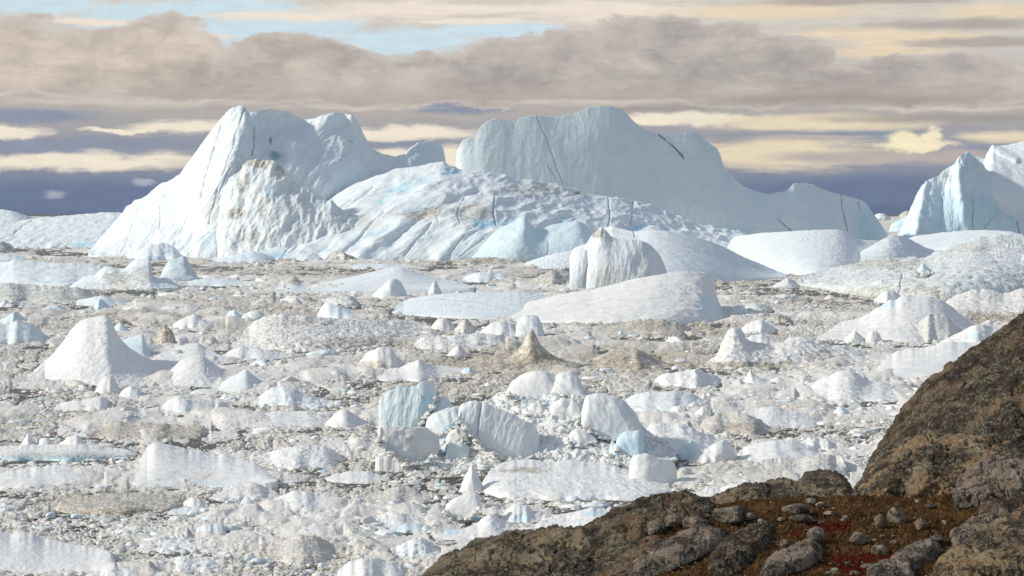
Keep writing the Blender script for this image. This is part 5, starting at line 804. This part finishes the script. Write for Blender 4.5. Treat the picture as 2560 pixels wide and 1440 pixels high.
for a in [('oval black speckled boulder just below the rock ledge', 1954, 1257, 2028, 1291), ('small cream stone touching the rock ledge', 2009, 1244, 2042, 1264, 'boulder_pale'), ('cream pebble pair stone right of the small cream stone', 2038, 1254, 2072, 1270, 'boulder_pale'),
          ('flat pinkish boulder above the upper red patch', 1969, 1286, 2039, 1311), ('pale flat stone left of the flat pinkish boulder', 1941, 1293, 1967, 1304, 'boulder_pale'), ('flat cream topped boulder at the left of the upper red patch', 1892, 1308, 1937, 1328, 'boulder_pale'),
          ('pair stone of pale grey lying alone in the brown heath', 2059, 1278, 2091, 1290, 'boulder_pale'), ('speckled black and grey boulder sitting in the upper red patch', 2018, 1312, 2066, 1360), ('rounded dark boulder with a mossy foot between the two red patches', 2121, 1326, 2171, 1364),
          ('leaning grey boulder in the open brown heath', 2219, 1265, 2269, 1312, 'boulder', -.5), ('pinkish triangular boulder right of the leaning grey one', 2286, 1293, 2323, 1325), ('narrow upright grey stone left of the leaning grey boulder', 2185, 1282, 2213, 1321), ('flat slab like stone near the foot of the tan hump', 2310, 1261, 2341, 1272),
          ('small white stone right of the pinkish triangular boulder', 2354, 1300, 2372, 1313, 'boulder_pale'), ('pale greenish boulder at the right end of the lower red patch', 2178, 1360, 2220, 1392, 'boulder_pale'), ('low flat stone at the bottom of the lower red patch', 2153, 1409, 2193, 1424),
          ('low dark stone beside the grey hump foot', 2387, 1250, 2437, 1272), ('small jagged grey stone left of the mottled grey green slab', 2382, 1352, 2411, 1377), ('small grey stone left of the lower red patch', 1949, 1347, 1976, 1371), ('oblong grey stone above the lichen mottled slab', 2320, 1334, 2362, 1366),
          ('rounded black and cream speckled block near the skyline slab', 1615, 1296, 1668, 1340), ('brown rounded block right behind the speckled block', 1664, 1281, 1710, 1321), ('long whitish boulder in the row below the rock ledge', 1705, 1289, 1777, 1325), ('large fractured boulder under the left end of the rock ledge', 1774, 1261, 1886, 1310), ('small boulder tucked left of the large fractured one', 1739, 1261, 1788, 1290),
          ('flat greenish grey stone right of the large fractured boulder', 1858, 1281, 1893, 1306, 'boulder_pale'), ('small square stone at the right edge above the corner slab', 2515, 1360, 2562, 1392), ('tiny pale stone in the middle of the heath', 2100, 1296, 2118, 1304, 'boulder_pale'), ('small tan stone right of the lower red patch', 2196, 1336, 2216, 1348, 'boulder_pale'),
          ('thin pale stone at the bottom edge of the heath', 2060, 1428, 2100, 1442, 'boulder_pale'), ('small brown stone in the dip between ledge and hump', 2128, 1232, 2152, 1246), ('round grey stone on the left part of the skyline slab', 1690, 1322, 1730, 1350)]: stone(*a)
def pebbles(n=700):
    px = RNG.uniform(1400, 2600, n); py = RNG.uniform(1250, 1470, n); ok = py > np.interp(px, GX, GY)+6; px, py = px[ok], py[ok]; n = len(px)
    D = gdepth(px, py); P = wpos(px, py, D); w = RNG.uniform(.010, .05, n)**1.0; v0, f0 = ICO[2]; Vs, Fs = [], []
    for i in range(n):
        v = v0*(1+.25*fbm(v0*1.7+i, 2, .5))[:, None]*np.array([1, .8, .6])*w[i]*(1+2.*(RNG.uniform() > .93)); a = RNG.uniform(0, 6.3)
        Vs.append(np.stack([v[:, 0]*math.cos(a)-v[:, 1]*math.sin(a), v[:, 0]*math.sin(a)+v[:, 1]*math.cos(a), v[:, 2]+.012], -1)+P[i]); Fs.append(f0+i*len(v0))
    tag(link('pebbles', mesh('pebbles', np.concatenate(Vs), np.concatenate(Fs), M['boulder_pale'])), 'scattered pale pebbles among the heath', kind='stuff')
pebbles()
# gulls
def bird(label, px, py, D, span, fold=.5):
    bx = bmesh.new(); bmesh.ops.create_icosphere(bx, subdivisions=2, radius=.5)
    for v in bx.verts: v.co.x *= .32*span; v.co.y *= .8*span*.5; v.co.z *= .3*span
    me = bpy.data.meshes.new('body'); bx.to_mesh(me); bx.free(); me.materials.append(M['bird'])
    e = empty('bird', tuple(float(c) for c in wpos(px, py, D)), label, 'bird', 'birds flying by the peaked iceberg'); link('body', me, e)
    for s in (-1, 1):
        V = np.array([(0, -.12, 0), (0, .14, 0), (s*.28, .16, fold*.22), (s*.28, -.10, fold*.22), (s*.56, .02, fold*.16), (s*.56, -.10, fold*.16), (0, 0, .04), (s*.28, .03, fold*.22+.03)])*span
        link('wing', mesh('wing', V, [np.array([(0, 3, 7, 6), (6, 7, 2, 1)]), np.array([(3, 5, 7), (7, 5, 4), (7, 4, 2)])], M['birdw']), e)
for lb, x, y, s in [('dark bird flying highest, up and left of its companion above the peak', 614, 244, 1.3), ('dark bird flying just under the highest one above the peak', 618, 249, 1.2), ('dark bird before the peaked iceberg, left of the pair below its crest', 650, 293, 1.2), ('dark bird before the peaked iceberg, right of the pair below its crest', 660, 296, 1.2), ('single dark bird before the ice face above the blue hollow', 675, 321, 1.2), ('single dark bird by the saddle of the peaked iceberg', 780, 307, 1.2)]:
    bird(lb, x, y, 1420, s)
# thousands of small brash pieces: one object
def brash():
    Vs, Fs, Dr, Bl = [], [], [], []; off = 0
    protos = {1: [lump(random.choice(['block', 'jagged', 'round', 'flat']), 1, RNG) for _ in range(24)], 2: [lump(random.choice(['block', 'jagged', 'round', 'flat', 'peak']), 2, RNG) for _ in range(30)]}
    jobs = [(13000, 640, 770, 2.6, 11, 1, 2.2), (17000, 750, 960, 2.8, 13, 1, 2.4), (17000, 930, 1180, 2.8, 12, 1, 2.2), (27000, 1120, 1470, 3, 13, 1, 2.2), (1500, 660, 940, 9, 20, 2, 1.6), (3600, 930, 1200, 9, 24, 2, 1.7), (4600, 1150, 1470, 9, 27, 2, 1.7), (300, 620, 1000, 14, 36, 2, 1.4), (330, 960, 1450, 16, 46, 2, 1.5)]
    for fx, fb, fD in FEET:
        w_ = fx[-1]-fx[0]; jobs.append((int(w_*.32)+4, fx, fb, 3, 14, 1, 2.0, fD)); jobs.append((int(w_*.05)+2, fx, fb, 8, 14+min(w_*.05, 16), 2, 1.8, fD))
    for (n, y0, y1, w0, w1, sub, p, *ft) in jobs:
        if ft:
            u = RNG.uniform(0, 1, n)*(len(y0)-1); px = np.interp(u, np.arange(len(y0)), y0); D = np.minimum(np.interp(u, np.arange(len(y0)), ft[0]), dsea(np.interp(u, np.arange(len(y0)), y1)))*(1-RNG.uniform(-.002, .022, n)); py = HY+H*F/D
        else: px = RNG.uniform(-90, 2650, n); py = RNG.uniform(y0, y1, n); D = dsea(py)
        P = np.stack([(px-CX)/F*D, D, slush_z(px, py)*.8], -1); ld = leads(P)
        keep = (~hidden(px, py)) & (RNG.uniform(size=n) < np.clip(1.25-1.0*ss(.2, .9, ld), .3, 1))
        cl = fbm(P/np.array([12., 9., 1])/np.clip(D/300, 1, 5)[:, None], 3, .6, 3); lo = looseness(P*np.array([1, 1, 0]), np.clip(D/260, .6, 8)**.8)
        if sub == 1: keep &= RNG.uniform(size=n) < .22+.9*lo
        keep &= RNG.uniform(size=n) < np.clip(.75+.8*cl, .3, 1)
        px, py, D, P, cl = px[keep], py[keep], D[keep], P[keep], cl[keep]; n = len(px)
        w = w0+(w1-w0)*RNG.uniform(size=n)**p; w *= 1+.5*np.clip(cl, -.4, .6); r = w*D/F*.5; dt = np.clip(tan_zone(px, py)+RNG.choice([0, 0, .1, .2, .45], n)*(.4+.9*lo[keep]), 0, 1); bl = RNG.choice([0, 0, 0, 0, .1, .3], n)
        pid = RNG.integers(len(protos[sub]), size=n); rot = RNG.uniform(0, 6.28, n); sq = RNG.uniform(.25, .62, n); el = RNG.uniform(.75, 1.3, n)
        for k, (pv, pf) in enumerate(protos[sub]):
            s = np.where(pid == k)[0]
            if not len(s): continue
            c, sn = np.cos(rot[s])[:, None], np.sin(rot[s])[:, None]
            X = pv[None, :, 0]*el[s][:, None]; Y = pv[None, :, 1]/el[s][:, None]; Z = pv[None, :, 2]*sq[s][:, None]
            W = np.stack([X*c-Y*sn, X*sn+Y*c, Z+.0*Z], -1)*r[s][:, None, None]+P[s][:, None, :]
            W[..., 2] += .03
            Vs.append(W.reshape(-1, 3)); nv = len(pv)
            Fs.append((pf[None]+(np.arange(len(s))*nv)[:, None, None]+off).reshape(-1, 3)); off += nv*len(s)
            Dr.append(np.repeat(dt[s], nv)); Bl.append(np.repeat(bl[s], nv))
    ex, ew = [], []
    for fx, fb, fD in EXTRA:
        n = int((fx[-1]-fx[0])*.55)+3; u = RNG.uniform(0, 1, n)*(len(fx)-1); k = np.arange(len(fx)); dd = np.interp(u, k, fD)-RNG.uniform(-.1, .5, n)
        ex.append(wpos(np.interp(u, k, fx), np.interp(u, k, fb)+RNG.normal(0, 3.5, n), dd)); ew.append((4+19*RNG.uniform(size=n)**1.7)*dd/F*.5)
    g = _v[RNG.integers(0, len(_v), 2600)]; g = g[(g[:, 1] < 290) & (g[:, 2] > .15)]; ex.append(g); ew.append((4+20*RNG.uniform(size=len(g))**2.5)*g[:, 1]/F*.5)
    ex, ew = np.concatenate(ex), np.concatenate(ew); pid = RNG.integers(len(protos[2]), size=len(ex)); rot = RNG.uniform(0, 6.28, len(ex))
    for i in range(len(ex)):
        pv, pf = protos[2][pid[i]]; c, sn = math.cos(rot[i]), math.sin(rot[i]); q = pv*ew[i]*np.array([1, 1, .75])
        Vs.append(np.stack([q[:, 0]*c-q[:, 1]*sn, q[:, 0]*sn+q[:, 1]*c, q[:, 2]-.25*ew[i]], -1)+ex[i]); Fs.append(pf+off); off += len(pv)
        Dr.append(np.full(len(pv), RNG.choice([0, 0, .1, .25]))); Bl.append(np.full(len(pv), RNG.choice([0, 0, .15, .4])))
    V = np.concatenate(Vs)
    o = link('brash_ice', mesh('brash_ice', V, np.concatenate(Fs), M['brash'], smooth=False, attrs=dict(dirt=np.concatenate(Dr), blue=np.concatenate(Bl), dark=np.zeros(len(V)))))
    tag(o, 'countless small broken pieces of brash ice packed over the water', kind='stuff')
brash()
# ------------------------------------------------------------------ the larger loose chunks, each a thing of its own
def chunks(total=290):
    rng = np.random.default_rng(77); kinds = ['round', 'block', 'jagged', 'flat', 'peak']; word = dict(round='rounded', block='blocky', jagged='jagged', flat='flat', peak='pointed')
    tints = [('white', 0., 0., 5), ('grey white', .2, .05, 3), ('bluish', .0, .3, 2), ('dirt streaked', .55, 0., 2), ('pale blue', 0., .55, 1)]
    protos = {}
    for k in kinds:
        for (tn, dv, bv, _) in tints:
            for j in range(2):
                v, f = lump(k, 3, rng); v = v*np.array([1, .85, .62 if k != 'peak' else .8])
                v = v*(1+.05*fbm(v*5+j, 3))[:, None]
                protos[k, tn, j] = mesh('ice_chunk', v, f, M['chunk'], attrs=dict(dirt=np.full(len(v), dv), blue=np.full(len(v), bv), dark=np.zeros(len(v))))
    marks = [l for l in LAND if l[0]]; seen = set(); n = 0; tries = 0; wt = np.array([q[3] for q in tints], float); wt /= wt.sum()
    while n < total and tries < 60000:
        tries += 1
        px = rng.uniform(5, 2555); py = 665+rng.uniform()**.9*765
        if hidden(np.array(px), np.array(py)+6): continue
        w = 11+26*rng.uniform()**2.2+(py-660)/800*8
        # not inside a berg: keep clear of the big outlines unless at their foot
        if any(l[1]-4 < px < l[2]+4 and l[3]-2 < py < l[4]-2 and l[4]-l[3] > 26 for l in LAND if l[3] < 1e4 and l[0]): continue
        best = None
        for (nm, x0, x1, yt, yb) in marks:
            cx = min(max(px, x0), x1); d = math.hypot((px-cx)*.6, (py-yb)*1.6) if x0 <= px <= x1 else math.hypot(px-cx, (py-yb)*1.4)
            if best is None or d < best[0]: best = (d, nm, x0, x1, yt, yb)
        d, nm, x0, x1, yt, yb = best
        if d > 170: continue
        if x0 <= px <= x1:
            rel = ('before the '+('left end' if px < x0+(x1-x0)*.33 else 'right end' if px > x0+(x1-x0)*.67 else 'middle')+' of') if py > yb-4 else 'behind'
        else: rel = ('just left of' if px < x0 else 'just right of') if d < 55 else ('well left of' if px < x0 else 'well right of')
        k = kinds[rng.choice(5, p=[.25, .27, .26, .17, .05])]; ti = rng.choice(len(tints), p=wt); tn = tints[ti][0]
        sz = 'small ' if w < 17 else 'big ' if w > 28 else ''
        label = f'{sz}{word[k]} {tn} ice chunk {rel} the {nm}'
        if len(label.split()) > 16: continue
        key = (sz, k, tn, rel, nm)
        near_key = (k, rel, nm)
        if key in seen or (near_key in seen and tries < 20000): continue
        seen.add(key); seen.add(near_key)
        D = float(dsea(py)); o = bpy.data.objects.new('ice_chunk', protos[k, tn, int(rng.integers(2))]); COL.objects.link(o)
        o.location = ((px-CX)/F*D, D, float(slush_z(np.array(px), np.array(py)))*.7); r = w*D/F*.5
        o.scale = (r*rng.uniform(.85, 1.2), r*rng.uniform(.8, 1.2), r*rng.uniform(.75, 1.05)); o.rotation_euler = (0, 0, rng.uniform(0, 6.28))
        tag(o, label, 'ice chunk', 'ice chunks strewn through the pack'); n += 1
    return n
def hummocks(total=150):
    rng = np.random.default_rng(99); word = dict(round='rounded', jagged='ragged', block='angular', flat='flattish'); marks = [l for l in LAND if l[0]]; protos = []
    for k in word:
        for tn, dv, bv in (('white', 0., .0), ('cream', .18, 0.), ('grey brown', .5, 0.), ('bluish', 0., .25)):
            v, f = lump(k, 4, rng); v = v*np.array([1.15, .8, .46]); v = v*(1+.10*billow(v*3.2, 4, .55))[:, None]; v[:, 2] -= .06
            protos.append((k, tn, mesh('ice_hummock', v, f, M['chunk'], attrs=dict(dirt=np.full(len(v), dv), blue=np.full(len(v), bv), dark=np.zeros(len(v))))))
    seen = set(); n = tries = 0
    while n < total and tries < 40000:
        tries += 1; px = rng.uniform(0, 2560); py = 672+rng.uniform()*758
        if hidden(np.array(px), np.array(py)+8): continue
        w = rng.uniform(28, 82)
        if any(l[1]-.3*w < px < l[2]+.3*w and l[3]-2 < py < l[4]+6 for l in LAND if l[0] and l[4]-l[3] > 20): continue
        nm, x0, x1, yt, yb = min(marks, key=lambda l: math.hypot(px-min(max(px, l[1]), l[2]), (py-l[4])*1.5))
        rel = ('in front of' if py > yb-4 else 'behind') if x0 <= px <= x1 else 'left of' if px < x0 else 'right of'
        k, tn, me = protos[rng.integers(len(protos))]; key = (k, tn, rel, nm)
        if key in seen: continue
        seen.add(key); D = float(dsea(py)); o = bpy.data.objects.new('ice_hummock', me); COL.objects.link(o)
        o.location = ((px-CX)/F*D, D, float(slush_z(np.array(px), np.array(py)))*.3); r = w*D/F*.5
        o.scale = (r, r*rng.uniform(.7, 1.1), r*rng.uniform(.55, 1.)); o.rotation_euler = (0, 0, rng.uniform(-.6, .6))
        tag(o, f'{word[k]} {tn} ice hummock {rel} the {nm}', 'ice hummock', 'ice hummocks rising from the pack'); n += 1
    return n
print('chunks', chunks(), 'hummocks', hummocks())
